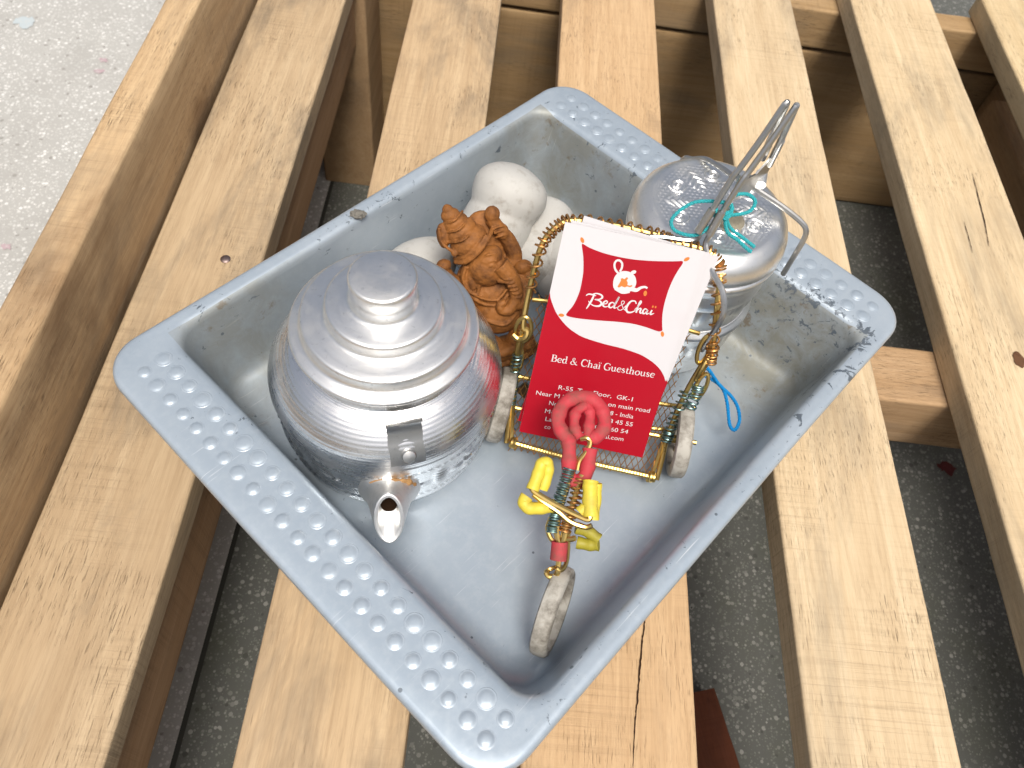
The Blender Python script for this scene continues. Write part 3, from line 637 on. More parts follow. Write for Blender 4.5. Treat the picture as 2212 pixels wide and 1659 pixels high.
# ------------------------------------------------------------------ terracotta figurine
def figurine():
    B = TW(3, 20, 6); K = TW(9.4, 64.8, 72); up = K-B; up /= np.linalg.norm(up)
    vw = np.array([0, 0, CAMZ])-B; vw -= up*(vw @ up); vw /= np.linalg.norm(vw); rt = np.cross(up, vw)*1.0
    if rt @ RT < 0: rt = -rt
    bm = bmesh.new()
    def W(p): return B+p[0]*rt+p[1]*vw+p[2]*up
    def blob(c, r, tilt=0.0, sub=3):
        mb = bmesh.new(); bmesh.ops.create_icosphere(mb, subdivisions=sub, radius=1); me = bpy.data.meshes.new('t'); n0 = len(bm.verts)
        ct, st = math.cos(tilt), math.sin(tilt)
        for v_ in mb.verts:
            x, y, z = v_.co.x*r[0], v_.co.y*r[1], v_.co.z*r[2]; x, z = ct*x+st*z, -st*x+ct*z
            v_.co = Vector(W((c[0]+x, c[1]+y, c[2]+z)))
        mb.to_mesh(me); mb.free(); bm.from_mesh(me); bpy.data.meshes.remove(me)
    def tb_(pts, r, k=5, n=10):
        P = spline([W(p) for p in pts], k); R_ = r if not hasattr(r, '__len__') else [np.interp(i/(len(P)-1), np.linspace(0, 1, len(r)), r) for i in range(len(P))]
        v_, f_ = tube(P, R_, n); vs = [bm.verts.new(p) for p in v_]
        for q_ in f_: bm.faces.new([vs[i] for i in q_])
    # base, crossed legs, belly, chest
    blob((3, 0, 1), (17, 10, 4)); blob((4, 2, 6), (15, 10, 5))
    blob((-4, 7, 13), (8.5, 6, 5), .5); blob((11, 7, 12), (8.5, 6, 5), -.5); blob((3, 9, 8.5), (9, 5, 3.4)); blob((-6, 8, 8), (4, 4, 3)); blob((14, 8, 7), (4, 4, 3))
    blob((5.5, 5, 27), (12, 9.5, 11)); blob((5, 2, 37), (12.5, 8, 9)); blob((6, 13.5, 24.5), (1.2, 1.0, 1.2))
    tb_([(-7, 7, 33), (0, 13.4, 27), (7, 14.6, 24), (14, 11, 27)], .9)                 # sash over the belly
    tb_([(-6, 5, 40), (-1, 10.6, 36), (6, 12.4, 34), (13, 9, 37)], .9); tb_([(-5, 6, 41), (0, 11, 38.4), (6, 12.6, 36.6), (12, 10, 39)], .7)
    # head, brow, ear, eye, trunk, tusk
    blob((6, 5, 51), (9.5, 8.5, 10), -.25); blob((8, 8, 56), (7, 5.5, 5), -.3); blob((11.5, 9, 48.5), (5.2, 4.6, 6), -.5)
    blob((-3, 5.5, 48), (4.6, 2.6, 9), .25); tb_([(-3, 8, 55), (-6.4, 7.6, 49), (-5, 7.6, 42), (-1.5, 8, 41), (.6, 8.4, 46)], .8)
    blob((-2.2, 8.0, 48), (2.2, 1, 5.6), .2)
    tb_([(12, 11, 52), (14.6, 11.6, 46), (16, 11.6, 40), (14.5, 12.6, 34), (10, 14, 30.4), (6.6, 14.4, 31.6), (7, 14.6, 34.6), (9.4, 14.6, 34.6)], [4.6, 4.2, 3.7, 3.1, 2.7, 2.3, 2.0, 1.7], 6, 12)
    for k in range(6): tb_([(11.4+.45*k, 14.6, 46-2*k), (14.6+.35*k, 15.8, 45.4-2*k), (18+.1*k, 13.2, 45.6-2*k)], .42, 4, 6)
    blob((8.2, 12.6, 53.6), (2.3, 1.1, 1.15), .15); tb_([(5.4, 12.2, 54.6), (8, 13.2, 55.8), (11, 12.8, 54.8)], .5, 4, 6); tb_([(5.6, 12.2, 52.6), (8.2, 13.0, 52.0), (10.8, 12.8, 52.8)], .4, 4, 6)
    tb_([(5.2, 11.4, 57.4), (8, 13, 59), (11.6, 12.4, 58.0)], .6, 4, 6); tb_([(9, 11.5, 45), (11.6, 13.6, 44.4), (13.6, 14.6, 45)], [1.1, .9, .6], 4, 8)
    # crown: band, tiers, finial, side bosses
    tb_([(-7.5, 3, 57), (-3, 9.4, 57.6), (4, 12, 61), (10, 10.6, 65.4), (13.5, 4, 67)], 1.1); tb_([(-7.5, 3, 59), (-3, 9.2, 59.8), (4, 11.8, 63.2), (10, 10.2, 67.4)], .7)
    blob((1.5, 3.5, 65), (9.4, 8.5, 7), -.3); blob((-.6, 3.5, 70.6), (8, 7, 5), -.25); blob((-2, 3.5, 75), (6.2, 5.4, 4), -.2); blob((-3, 3.5, 79), (4.4, 4, 3.2)); blob((-3.4, 4, 82), (2.4, 2.4, 2.2))
    for k, (zz, rr) in enumerate([(69, 8.6), (73.6, 7.0), (77.6, 5.2)]): tb_([(-1-.6*k-rr, 4, zz-1.4), (-1-.6*k, 4+rr, zz), (-1-.6*k+rr, 4, zz+1.6)], .65, 6, 6)
    blob((-9, 4.5, 71), (3, 3, 6), .15); tb_([(-9.6, 7, 76), (-10.4, 7.6, 70), (-8.4, 8, 65.6), (-6, 8.6, 63.6)], .8); blob((-6.2, 8.6, 63), (1.7, 1.3, 1.7))
    blob((9, -3.5, 60), (11, 4.5, 15), .12); blob((6, -3, 44), (16, 4, 12))
    # raised rear arm with axe head, on the right; shoulder and hand on the left; right lower arm with sweets bowl
    tb_([(13, -1, 44), (20, -1, 49), (19.5, 0, 58), (16.4, 1, 65), (14.6, 1, 71)], [4.4, 4, 3.6, 3.2, 3.4]); blob((15.4, 2, 73), (3.6, 3, 4), .3); blob((17.6, 2.6, 64), (3.2, 2.8, 4.2))
    for k in range(3): tb_([(13.6, 4.4, 67-2.2*k), (17, 5.6, 67.6-2.2*k), (20, 3.6, 66.4-2.2*k)], .6, 4, 6)
    tb_([(-6, 0, 42), (-12, 0, 47), (-14, 1, 53), (-13.4, 1.5, 56)], [4.4, 4.2, 3.8, 3.4]); blob((-13, 2, 56.6), (3.6, 3.2, 3))
    tb_([(-7, 2, 40), (-11, 4, 36), (-9, 7.5, 31)], [4, 3.6, 3.2]); blob((-7.6, 9, 30), (3.6, 2.8, 4.6), .4)
    for k in range(4): tb_([(-9.6+1.4*k, 11.4, 33-.3*k), (-9.2+1.5*k, 12.2, 30-.3*k), (-8.2+1.4*k, 11, 27.6)], .75, 4, 6)
    tb_([(14, 2, 41), (20, 4, 38), (20, 8, 33), (16, 11, 30)], [4.2, 4, 3.6, 3.2]); blob((22.4, 3.5, 44.6), (4.4, 3.4, 3.6)); blob((24, 4, 40), (3, 3, 3))
    blob((14.8, 12, 31), (4.2, 3.4, 3)); blob((14.8, 13, 34), (2.6, 2.2, 2)); tb_([(18, 6.4, 38), (22, 7.6, 36), (23, 5, 33)], .8)
    me = bpy.data.meshes.new('figurine'); bm.to_mesh(me); bm.free()
    ctr = np.array(B); 
    me.transform(Matrix.Scale(MM, 4) @ Matrix.Translation(Vector(-ctr)))
    o = bpy.data.objects.new('clay_figurine', me); col.objects.link(o); o.location = ctr*MM
    md = o.modifiers.new('remesh', 'REMESH'); md.mode = 'VOXEL'; md.voxel_size = .00038; md.use_smooth_shade = True
    sm = o.modifiers.new('smooth', 'SMOOTH'); sm.factor = .5; sm.iterations = 2
    dg = bpy.context.evaluated_depsgraph_get(); me2 = bpy.data.meshes.new_from_object(o.evaluated_get(dg)); o.modifiers.clear(); o.data = me2; bpy.data.meshes.remove(me)
    me2.name = 'figurine'
    nv = len(me2.vertices); co = np.zeros(nv*3, 'f'); no = np.zeros(nv*3, 'f')
    me2.vertices.foreach_get('co', co); me2.vertices.foreach_get('normal', no); co = co.reshape(-1, 3); no = no.reshape(-1, 3)
    dsp = np.array([.16*mnoise.noise(Vector(p)*550)+.10*mnoise.noise(Vector(p)*1400) for p in co.tolist()])
    me2.vertices.foreach_set('co', (co+no*dsp[:, None]*MM).ravel().astype('f')); me2.update()
    me2.materials.clear(); me2.materials.append(M_terra)
    me2.polygons.foreach_set('use_smooth', [True]*len(me2.polygons))
    return o
tag(figurine(), 'orange terracotta elephant-headed seated figurine leaning against the white stones', 'figurine')

# ------------------------------------------------------------------ wire rickshaw
cart = thing('toy_rickshaw', 'toy cycle rickshaw bent from brass wire with coiled springs and white ring wheels', 'toy rickshaw', CO)
Ct = lambda L: [CW(*p) for p in L]
def cw(pts, r=1.15, name='frame_wire', mat=None, parent=cart, k=6, n=8): return obj(name, tube(spline(Ct(pts), k), r, n), mat or M_brass, parent)
def wheel(c, r, wid, yaw=0.0, lean=0.0, name='wheel', inner=.72):
    cx = np.array(c, float); fw_ = CF*math.cos(yaw)+CS*math.sin(yaw); sd_ = -CF*math.sin(yaw)+CS*math.cos(yaw); upv = EZ*math.cos(lean)+sd_*math.sin(lean); sd_ = sd_*math.cos(lean)-EZ*math.sin(lean)
    prof = [(inner, -.5), (.93, -.5), (.985, -.38), (1.0, -.1), (1.0, .2), (.975, .42), (.92, .5), (inner, .5)]
    m = 40; rings = []
    for k in range(m):
        t = 2*math.pi*k/m; rings.append([cx+r*(p+.012*math.sin(3*t+p))*(math.cos(t)*fw_+math.sin(t)*upv)+q_*wid*sd_ for p, q_ in prof])
    v_ = [p for rg in rings for p in rg]; nn = len(prof); f_ = [(k*nn+i, k*nn+(i+1) % nn, ((k+1) % m)*nn+(i+1) % nn, ((k+1) % m)*nn+i) for k in range(m) for i in range(nn)]
    return obj(name, (v_, f_), M_wheel, cart, True, 40), fw_, sd_, upv, cx
R_W = 18.0
for s in (42.5, -42.5):
    w, fw_, sd_, upv, cx = wheel(CW(0 if s > 0 else -1, s, 2.2+R_W), R_W, 7, 0, -.10 if s > 0 else .10)
    hub = MB().add(tube([cx-sd_*4.5, cx+sd_*4.5], 2.0, 10)); 
    for k in range(3):
        t = k*math.pi/3+.4; hub.add(tube([cx-R_W*.74*(math.cos(t)*fw_+math.sin(t)*upv), cx+R_W*.74*(math.cos(t)*fw_+math.sin(t)*upv)], .9, 6))
    obj('spokes', hub, M_brass, w)
wheel(CW(90, 4.9, 2.2+18.4), 18.5, 7, .22, .17, inner=.82)
# rear axle and basket frame
cw([(0, 50, 20.3), (0, 0, 20.6), (-1, -50, 20.4)], 1.2, 'axle')
cw([(14, 34.6, 12.6), (15, 20, 12.2), (16, 0, 12.0), (17, -33.4, 12.4)], 1.3, 'front_bar')
for x0, s0 in ((14, 34.6), (17, -33.4)):
    ring = [CW(x0+2.0*math.cos(t), s0*.995, 12.5+2.0*math.sin(t)) for t in np.linspace(0, 2*math.pi*1.9, 30)]
    obj('wire_eye', tube([p+CS*.08*i*(1 if s0 < 0 else -1) for i, p in enumerate(ring)], .95, 7), M_brass, cart)
# side wires running back and up from the front bar
cw([(17.6, -35, 11.6), (8, -35.6, 18), (2, -35.4, 24), (-6, -36.5, 33), (-14, -38.5, 44), (-20, -41, 55)], 1.15)
cw([(18.5, -32, 12), (10, -33.4, 16), (2, -34.6, 22), (-4, -36, 24)], 1.0)
cw([(14.6, 36.4, 12), (6, 37.6, 18), (-5, 38.6, 27), (-13, 39.4, 41), (-19, 39.8, 55)], 1.15)
cw([(15, 34, 12), (4, 36.2, 20), (-7, 37.6, 28), (-10, 36.4, 29.6)], 1.0)
cw([(-20, -48.4, 21), (-19, -40, 20.6), (-18.5, -30, 20.2), (-18, 0, 20), (-17.5, 30, 20.4), (-17, 44, 20.8)], 1.1, 'seat_bar')
cw([(-5, -36.5, 20.6), (-4, -28, 20.2), (-3.6, -10, 20), (-3, 30, 20.2)], 1.05, 'seat_bar')
cw([(-33, 38, 60), (-34, 20, 60.6), (-34, -20, 60.6), (-33, -38, 60)], 1.0, 'seat_bar')
# netting of the seat: diamond mesh in the plane behind the cards
def netting():
    m = MB(); P0, Pu = np.array([17.5, 0, 11.6]), np.array([-38.0, 0, 59.0])
    def at(a, b): p = P0+(Pu-P0)*a; return CW(p[0]+.5*math.sin(b*.4)+4*math.sin(math.pi*a)*-1, b, p[2]-4*math.sin(math.pi*a)+.4*math.cos(b*.8))
    Lh = 72.0; step = 3.0
    for sgn in (1, -1):
        for k in range(-30, 55):
            pts = []
            for j in range(0, 49):
                a = j/48; b = -34+k*step+sgn*(a*Lh*.55)-(0 if sgn > 0 else -0)
                if -35.5 <= b <= 36: pts.append(at(a, b)+EZ*(.22*sgn*math.cos(j*math.pi/2.0)))
            if len(pts) > 3: m.add(tube(pts, .2, 4, False))
    return m
nt = obj('wire_netting', netting(), M_copper, cart); nt['kind'] = 'stuff'
nw = MB()
for k in range(46):
    s = 30-k*1.34; p = np.array([14.3+.05*k, s, 12.4]); nw.add(tube([CW(*(p+np.array([1.6*math.cos(t), -.9*t/6.28, 1.6*math.sin(t)]))) for t in np.linspace(0, 6.28, 9)], .22, 4, False))
o = obj('netting_edge', nw, M_brass, cart); o['kind'] = 'stuff'
# springs on the uprights
obj('spring', coil(Ct([(2, -35.4, 24), (-5, -36.3, 32), (-13, -38.2, 42.6)]), 2.5, 10, .42, seed=3), M_green, cart)
obj('spring', coil(Ct([(3.4, -35.2, 22.8), (-.4, -35.6, 26)]), 2.3, 5, .45, seed=5), M_green, cart)
obj('spring', coil(Ct([(-8, -41.5, 37), (-12, -42.5, 42.4), (-15, -42.6, 46)]), 2.5, 7, .42, seed=4), M_green, cart)
obj('spring', coil(Ct([(0, 37.9, 22), (-7, 39, 31), (-14, 39.5, 43)]), 2.1, 14, .4, seed=6), M_green, cart)
# chain links hanging from the hood
def link(c, ax, side, L, Wd, r=.95, name='chain_link'):
    c = CW(*c); ax = np.array(ax, float); ax = ax[0]*CF+ax[1]*CS+ax[2]*EZ; ax /= np.linalg.norm(ax); side = side[0]*CF+side[1]*CS+side[2]*EZ; side = side-ax*(side @ ax); side /= np.linalg.norm(side)
    P = [c+ax*(L/2*math.sin(t)*(1+.12*abs(math.sin(t))))+side*Wd/2*math.cos(t) for t in np.linspace(0, 2*math.pi, 29)]
    return obj(name, tube(P, r, 7, False), M_brass, cart)
link((-23, -39.6, 62), (-.4, 0, 1), (0, 1, 0), 13, 4.6); link((-19, -42, 54.4), (-.55, -.2, 1), (1, .6, 0), 12, 5); link((-14.5, -43.6, 46.4), (-.5, -.1, .9), (0, 1, 0), 12, 4.4)
link((-19.5, 39.2, 55), (-.3, 0, 1), (0, 1, 0), 12, 7); link((-17.6, 39.4, 46), (-.5, 0, 1), (1, .4, 0), 11, 4.6); link((-16, 39.2, 35), (-.55, 0, .9), (0, 1, 0), 12, 4.4); link((-8, 38.6, 28), (-.6, 0, .9), (1, .3, 0), 11, 4.2)
# hood: brass arch wound with copper
ARCH = [(-17.5, 43.4, 52.5), (-16.5, 40.6, 51.4), (-17, 37.8, 53), (-19, 37.4, 55.4), (-20.4, 39.6, 57), (-30, 40.0, 69), (-40, 38.8, 87), (-45, 34.2, 95), (-48, 27.6, 97.6), (-50, 10, 97.5), (-50.5, -8, 96.5), (-49.5, -14.6, 95.6), (-48, -28.4, 96.0), (-45, -34.6, 93.6), (-43, -36.4, 91.4), (-32, -39.4, 79.6), (-23, -43, 63), (-20, -43.9, 58)]
arch = ARCH
cw(arch, 1.35, 'hood_arch')
obj('hood_coil', coil(Ct(arch[5:-1]), 2.5, 50, .5, 5, 12, .15, 8), M_copper, cart)
obj('hood_coil', coil(Ct([(-24, -42.6, 64.5), (-21.5, -43.5, 60.4), (-20, -43.9, 57.8)]), 2.4, 6, .45, seed=9), M_copper, cart)
# driver column: twin stems with coils, red sleeve, fork hook
cw([(44, 8.6, 54), (50, 9.6, 50), (58, 10.6, 46), (66, 10.4, 43.6), (70, 8.8, 42)], 1.1, 'stem'); cw([(44, 4.8, 53), (51, 5.6, 49.6), (59, 6.6, 45.6), (66, 7.6, 42.6), (71, 7.6, 40)], 1.1, 'stem')
cw([(66, 7.0, 44), (72, 7.4, 41), (77, 7.4, 38.8), (79.6, 7.0, 37.4), (81, 7.6, 35.6), (81.4, 10, 35), (80, 11.4, 35.4)], 1.15, 'fork')
cw([(64, 5.4, 40), (71, 4.4, 38.6), (76, 4.4, 38.4), (79.6, 6, 39.4), (79.4, 8.2, 40.4)], .9, 'fork')
obj('spring', coil(Ct([(43, 10.0, 54), (50, 11, 50), (57, 12, 46.4)]), 2.3, 17, .42, seed=11), M_green, cart)
obj('spring', coil(Ct([(59.4, 12, 45.4), (66.4, 12, 42.8)]), 2.0, 8, .5, seed=12), M_green, cart)
obj('spring', coil(Ct([(45, 5.0, 52.4), (53, 5.6, 48.6), (61, 6.6, 44.4)]), 2.4, 10, .45, seed=13), M_copper, cart)
obj('spring', coil(Ct([(60.5, 6.6, 44.6), (65, 7.2, 42.4)]), 2.2, 6, .42, seed=14), M_copper, cart)
P = Ct([(69.6, 8.6, 43), (72, 8.2, 41.6), (75.8, 7.8, 39.4)])
mb = MB().add(tube(P, 3.3, 14, False)).add(tube(P, 2.5, 14, False)); n14 = 14
mb.f += [(i, (i+1) % 14, 42+(i+1) % 14, 42+i) for i in range(14)]+[(28+i, 28+(i+1) % 14, 70+(i+1) % 14, 70+i) for i in range(14)]
obj('red_sleeve', mb, M_red, cart)
link((79.6, 10.2, 38), (.3, .2, 1), (.7, 1, 0), 5.4, 4.4, .55, 'wire_eye')
# red rubber loop: the driver's seat
loop = [(45.6, 3.6, 50.2), (40, 3.0, 53), (33.8, 3.4, 55.6), (30.4, 3.2, 57)]
seat = [(33.5, 3.2, 56.4), (39, 2.8, 53.8), (44, 3.4, 51.4), (46.6, 6.2, 50.4), (44.8, 9.6, 51.4), (38, 11.0, 54.6), (32.6, 12.4, 57), (29.6, 15.6, 58), (24.6, 18.2, 59.4), (17.8, 16.6, 61), (13.8, 11.0, 62), (14.4, 4.6, 62), (18.6, 0.6, 61), (24.4, -.8, 59.6), (28.4, 1.6, 58.4), (29.4, 4.6, 58), (27, 5.2, 59), (20.4, 5.6, 60.4), (17.0, 7.6, 61.2), (20.6, 11.4, 60.4), (26.8, 11.0, 58.8), (30.4, 8.0, 57.6)]
PS = spline(Ct(seat), 8); rr = [3.3*(1-.16*abs(math.sin(i*.33))) if i < 120 else 2.7*(1-.25*abs(math.sin(i*.41))) for i in range(len(PS))]
obj('saddle_loop', tube(PS, rr, 12, True, .82), M_red, cart)
cw([(31, 7.8, 58.2), (30.8, 5.4, 59.4), (32, 3.8, 58.4), (35.4, 4.6, 56.6), (38.6, 6.6, 54), (42, 6.8, 52)], 1.0)
# handlebars: yellow rubber over brass
def rub(pts, r=2.2, mat=None, name='grip'): 
    PP = spline(Ct(pts), 8); return obj(name, tube(PP, [r*(1+.05*math.sin(i*.9)) for i in range(len(PP))], 12), mat or M_yellow, cart)
cw([(54, 24.6, 57.6), (56.4, 23, 56), (58.4, 17, 54.4), (60.4, 9, 53), (62, 1.0, 52), (61.5, -.6, 52.4), (60.4, 0, 53)], 1.15, 'handlebar')
cw([(56, 22.4, 51.6), (57.6, 18, 50), (60, 11, 48.4), (62.6, 6, 47.6), (63.4, 0, 47.4), (62.8, -2.4, 48.6)], 1.15, 'handlebar')
rub([(56.6, 23.4, 56.4), (51, 22.4, 58.6), (46.6, 21.6, 60), (46.0, 19.6, 60), (49, 18.8, 57.4), (54.4, 19.6, 54)], 2.5)
rub([(60.6, -1.0, 52.4), (55.6, .4, 54.8), (50.4, 1.4, 57.4), (48.6, 1.6, 58)], 3.1); rub([(48.8, -.6, 57.4), (53.6, -1.6, 54), (60.4, -2.2, 49.6)], 2.5); rub([(59.8, 3.6, 51.8), (57.6, 1.8, 53)], 2.2)
rub([(57, 13.2, 47.4), (59, 17.6, 47.6), (60.6, 23, 48.4), (58.8, 25.4, 49), (56.6, 24.6, 50)], 2.6)
rub([(61.2, 2.6, 40), (61.6, -2.6, 39.4), (63.6, -7.2, 38.6)], 2.4, M_olive, 'pedal'); rub([(65.4, 1.0, 35.6), (65.6, -4, 36.2), (65.4, -7.6, 37.6)], 2.5, M_olive, 'pedal')
cw([(60.4, 13.4, 45), (64, 14, 41), (68, 11.6, 39.4), (68.6, 8, 39.6)], 1.0); cw([(68, 8, 41), (66.4, 4.4, 39.4), (65, 2.4, 38.6)], 1.2)
# blue thread loop hanging from the hood's chain
bt = thing('thread_loop', 'bright blue cotton thread loop dangling from the toy rickshaw hood', 'thread', TW(50, -80, 25))
obj('loop', cord(Wt([(51.4, -59.4, 41), (51.4, -64, 40), (54, -70.4, 33), (57.4, -77, 27.4), (58.4, -82.6, 22.6), (55, -87.4, 19.6), (49.4, -88.8, 19), (48, -85.6, 21.6), (53.6, -78, 26.6), (55.4, -71.6, 31), (50, -64, 37), (46, -61.6, 39.6)]), .78), M_thread_b, bt)
obj('tail', cord(Wt([(51.6, -59, 41.4), (47.4, -61, 37.6), (45, -63, 32), (44.6, -63.8, 27)]), .8), M_thread_b, bt)

# ------------------------------------------------------------------ business cards standing in the rickshaw
CB = CW(10.6, 31.8, 18.4); 
def card_frame(dx=0, dy=0, back=0, rot=0):
    X = CW(12.6, -26.6, 18.4)-CW(9.6, 31.7, 18.4); X2 = CW(-42.6, -27.1, 102)-CW(-40.8, 30.2, 102); X = X+X2; X /= np.linalg.norm(X)
    Yv = CW(-41.7, 1.5, 102)-CW(11.2, 2.6, 18.4); Yv -= X*(Yv @ X); Yv /= np.linalg.norm(Yv); N = np.cross(X, Yv)
    if N[2] < 0: N = -N
    X2, Y2 = X*math.cos(rot)+Yv*math.sin(rot), -X*math.sin(rot)+Yv*math.cos(rot)
    return CB+X*dx+Yv*dy-N*back, X2*(57.8/58.5), Y2*(98.6/96), N
CWD, CHT, CTK = 58.5, 96.0, .38
def curve_poly(pts): return pts
def flat(P2, fr, h):
    o, X, Y, N = fr; return [o+X*p[0]+Y*p[1]+N*h for p in P2]
def fill(P2, fr, h):
    """flat filled outline (triangulated)"""
    bm_ = bmesh.new(); vs = [bm_.verts.new((p[0], p[1], 0)) for p in P2]
    f_ = bm_.faces.new(vs); bmesh.ops.triangulate(bm_, faces=[f_]); bm_.verts.index_update()
    V = flat([(v_.co.x, v_.co.y) for v_ in bm_.verts], fr, h); F_ = [tuple(v_.index for v_ in q_.verts) for q_ in bm_.faces]; bm_.free()
    return V, F_
def brush(pts, w, fr, h, k=8):
    P = spline([(p[0], p[1], 0) for p in pts], k); W_ = w if not hasattr(w, '__len__') else None; rings = []
    for i, p in enumerate(P):
        d = P[min(i+1, len(P)-1)]-P[max(i-1, 0)]; n = np.array([-d[1], d[0]])/(np.hypot(d[0], d[1])+1e-9)
        ww = (W_ if W_ else np.interp(i/(len(P)-1), np.linspace(0, 1, len(w)), w))/2
        rings.append([fr[0]+fr[1]*(p[0]+n[0]*s*ww)+fr[2]*(p[1]+n[1]*s*ww)+fr[3]*h for s in (-1, 1)])
    return loft(rings, False)
def disc(c, rx, ry, fr, h, rot=0, n=24):
    return fill([(c[0]+rx*math.cos(t)*math.cos(rot)-ry*math.sin(t)*math.sin(rot), c[1]+rx*math.cos(t)*math.sin(rot)+ry*math.sin(t)*math.cos(rot)) for t in np.linspace(0, 2*math.pi, n, endpoint=False)], fr, h)
def text(s, x0, x1, y0, y1, size, fr, h, serif=False):
    """lettering from x0 to x1 with its baseline running from y0 to y1"""
    cu = bpy.data.curves.new('t', 'FONT'); cu.body = s; cu.size = 1.0; cu.resolution_u = 3; to = bpy.data.objects.new('t', cu); col.objects.link(to)
    bpy.context.view_layer.update(); dg = bpy.context.evaluated_depsgraph_get(); me = bpy.data.meshes.new_from_object(to.evaluated_get(dg))
    xs = [v_.co.x for v_ in me.vertices]; a, b = min(xs), max(xs); sx_ = (x1-x0)/(b-a); V = []
    for v_ in me.vertices:
        t = (v_.co.x-a)/(b-a); V.append(fr[0]+fr[1]*(x0+(v_.co.x-a)*sx_)+fr[2]*(y0+(y1-y0)*t+v_.co.y*size)+fr[3]*h)
    F_ = [tuple(p.vertices) for p in me.polygons]; bpy.data.objects.remove(to); bpy.data.curves.remove(cu); bpy.data.meshes.remove(me)
    return V, F_
TK, TN = .155, .06
GL = {'B': (.76, [([(.18, 0), (.18, 1)], TK), ([(.18, .97), (.42, .97), (.56, .86), (.55, .64), (.4, .54), (.18, .53)], [TN, TN, TK, TK, TN, TN]), ([(.18, .53), (.46, .52), (.66, .38), (.64, .15), (.45, .03), (.18, .03)], [TN, TN, TK, TK, TN, TN]), ([(.03, .02), (.2, .02)], TN), ([(.03, .98), (.2, .98)], TN)]),
      'e': (.6, [([(.12, .36), (.34, .36), (.52, .38), (.48, .55), (.33, .63), (.16, .54), (.09, .32), (.16, .1), (.33, .0), (.52, .1)], [TN, TN, TN, .11, TN, .12, TK, .13, .09, TN])]),
      'd': (.68, [([(.5, .52), (.34, .62), (.17, .54), (.09, .31), (.17, .08), (.32, .01), (.5, .12)], [TN, TN, TK, TK, TK, TN, TN]), ([(.51, 1.04), (.51, .02)], .14), ([(.36, 1.0), (.51, 1.03)], TN), ([(.51, .03), (.66, .03)], TN)]),
      '&': (.98, [([(.9, .02), (.7, .1), (.46, .4), (.27, .7), (.27, .88), (.39, .98), (.52, .86), (.46, .68), (.2, .45), (.09, .24), (.2, .04), (.42, .02), (.64, .2), (.74, .52)], [.1, .15, .15, .12, TN, TN, .1, TN, TN, .14, .13, TN, TN, TN])]),
      'C': (.84, [([(.74, .82), (.6, .96), (.42, 1.0), (.2, .88), (.09, .5), (.2, .12), (.45, .0), (.64, .05), (.77, .22)], [TN, TN, .1, TK, TK, TK, .1, TN, TN]), ([(.74, .99), (.73, .72)], TN)]),
      'h': (.7, [([(.15, 1.04), (.15, .02)], .14), ([(.15, .44), (.3, .6), (.45, .58), (.51, .42), (.51, .02)], [TN, TN, .12, .14, .14]), ([(.02, .02), (.28, .02)], TN), ([(.39, .02), (.64, .02)], TN), ([(.02, 1.0), (.15, 1.03)], TN)]),
      'a': (.58, [([(.11, .5), (.27, .62), (.41, .56), (.43, .36), (.43, .1), (.57, .03)], [.1, TN, .12, .14, .14, TN]), ([(.43, .37), (.2, .28), (.09, .14), (.2, .0), (.34, .03), (.43, .14)], [TN, TN, TK, .12, TN, TN])]),
      'ï': (.36, [([(.18, .62), (.18, .02)], .14), ([(.05, .02), (.31, .02)], TN), ([(.05, .58), (.18, .61)], TN), ([(.03, .88), (.12, .88)], .13), ([(.25, .88), (.34, .88)], .13)]),
      'G': (.92, [([(.74, .82), (.6, .96), (.42, 1.0), (.2, .88), (.09, .5), (.2, .12), (.45, .0), (.64, .03), (.76, .1)], [TN, TN, .1, TK, TK, TK, .1, TN, TN]), ([(.74, .99), (.73, .72)], TN), ([(.75, .4), (.75, .06)], .14), ([(.58, .41), (.9, .41)], TN)]),
      'u': (.7, [([(.14, .6), (.14, .18), (.24, .02), (.38, .03), (.5, .14)], [.14, .14, .12, TN, TN]), ([(.51, .62), (.51, .03)], .14), ([(.02, .6), (.14, .6)], TN), ([(.39, .6), (.51, .6)], TN), ([(.51, .03), (.65, .03)], TN)]),
      's': (.5, [([(.4, .47), (.27, .62), (.13, .54), (.14, .42), (.33, .27), (.41, .15), (.28, .0), (.1, .06), (.08, .18)], [TN, TN, .13, .14, .15, .13, TN, TN, TN])]),
      't': (.44, [([(.2, .82), (.19, .5), (.18, .16), (.28, .01), (.42, .07)], [TN, .14, .14, .1, TN]), ([(.05, .6), (.4, .6)], TN)]),
      'o': (.68, [([(.34, .62), (.16, .53), (.09, .31), (.16, .09), (.34, .0), (.52, .09), (.59, .31), (.52, .53), (.34, .62)], [TN, .12, TK, .12, TN, .12, TK, .12, TN])]), ' ': (.34, [])}
def serif(txt, x0, x1, y0, y1, size, fr, h):
    tot = sum(GL[c][0] for c in txt); kx = (x1-x0)/tot; m = MB(); x = 0
    for c in txt:
        for pts, w in GL[c][1]:
            ws = [q_*size for q_ in w] if hasattr(w, '__len__') else w*size
            m.add(brush([(x0+(x+p[0])*kx, y0+(y1-y0)*(x+p[0])/tot+p[1]*size) for p in pts], ws, fr, h+.0004*len(m.f)/20, 5))
        x += GL[c][0]
    return m
PIL = [(9.2, 88.9), (12, 88.0), (16.6, 87.2), (22, 86.8), (29.8, 86.9), (37.1, 87.7), (44, 88.9), (49, 90.0), (50.6, 90.4), (51.2, 89.6), (50.2, 86.5), (49.2, 82.5), (48.6, 77.8), (48.5, 72), (49.0, 67), (50.2, 62.4), (50.8, 60.6), (50.2, 59.8), (48.6, 59.6), (44, 60.2), (38, 60.5), (30.8, 59.9), (23, 58.8), (15, 57.9), (10.4, 57.8), (9.0, 58.3), (9.4, 59.6), (11.2, 63.4), (12.3, 69.1), (12.2, 75), (11.7, 78.9), (10.4, 84), (9.0, 87.6), (8.8, 88.6)]
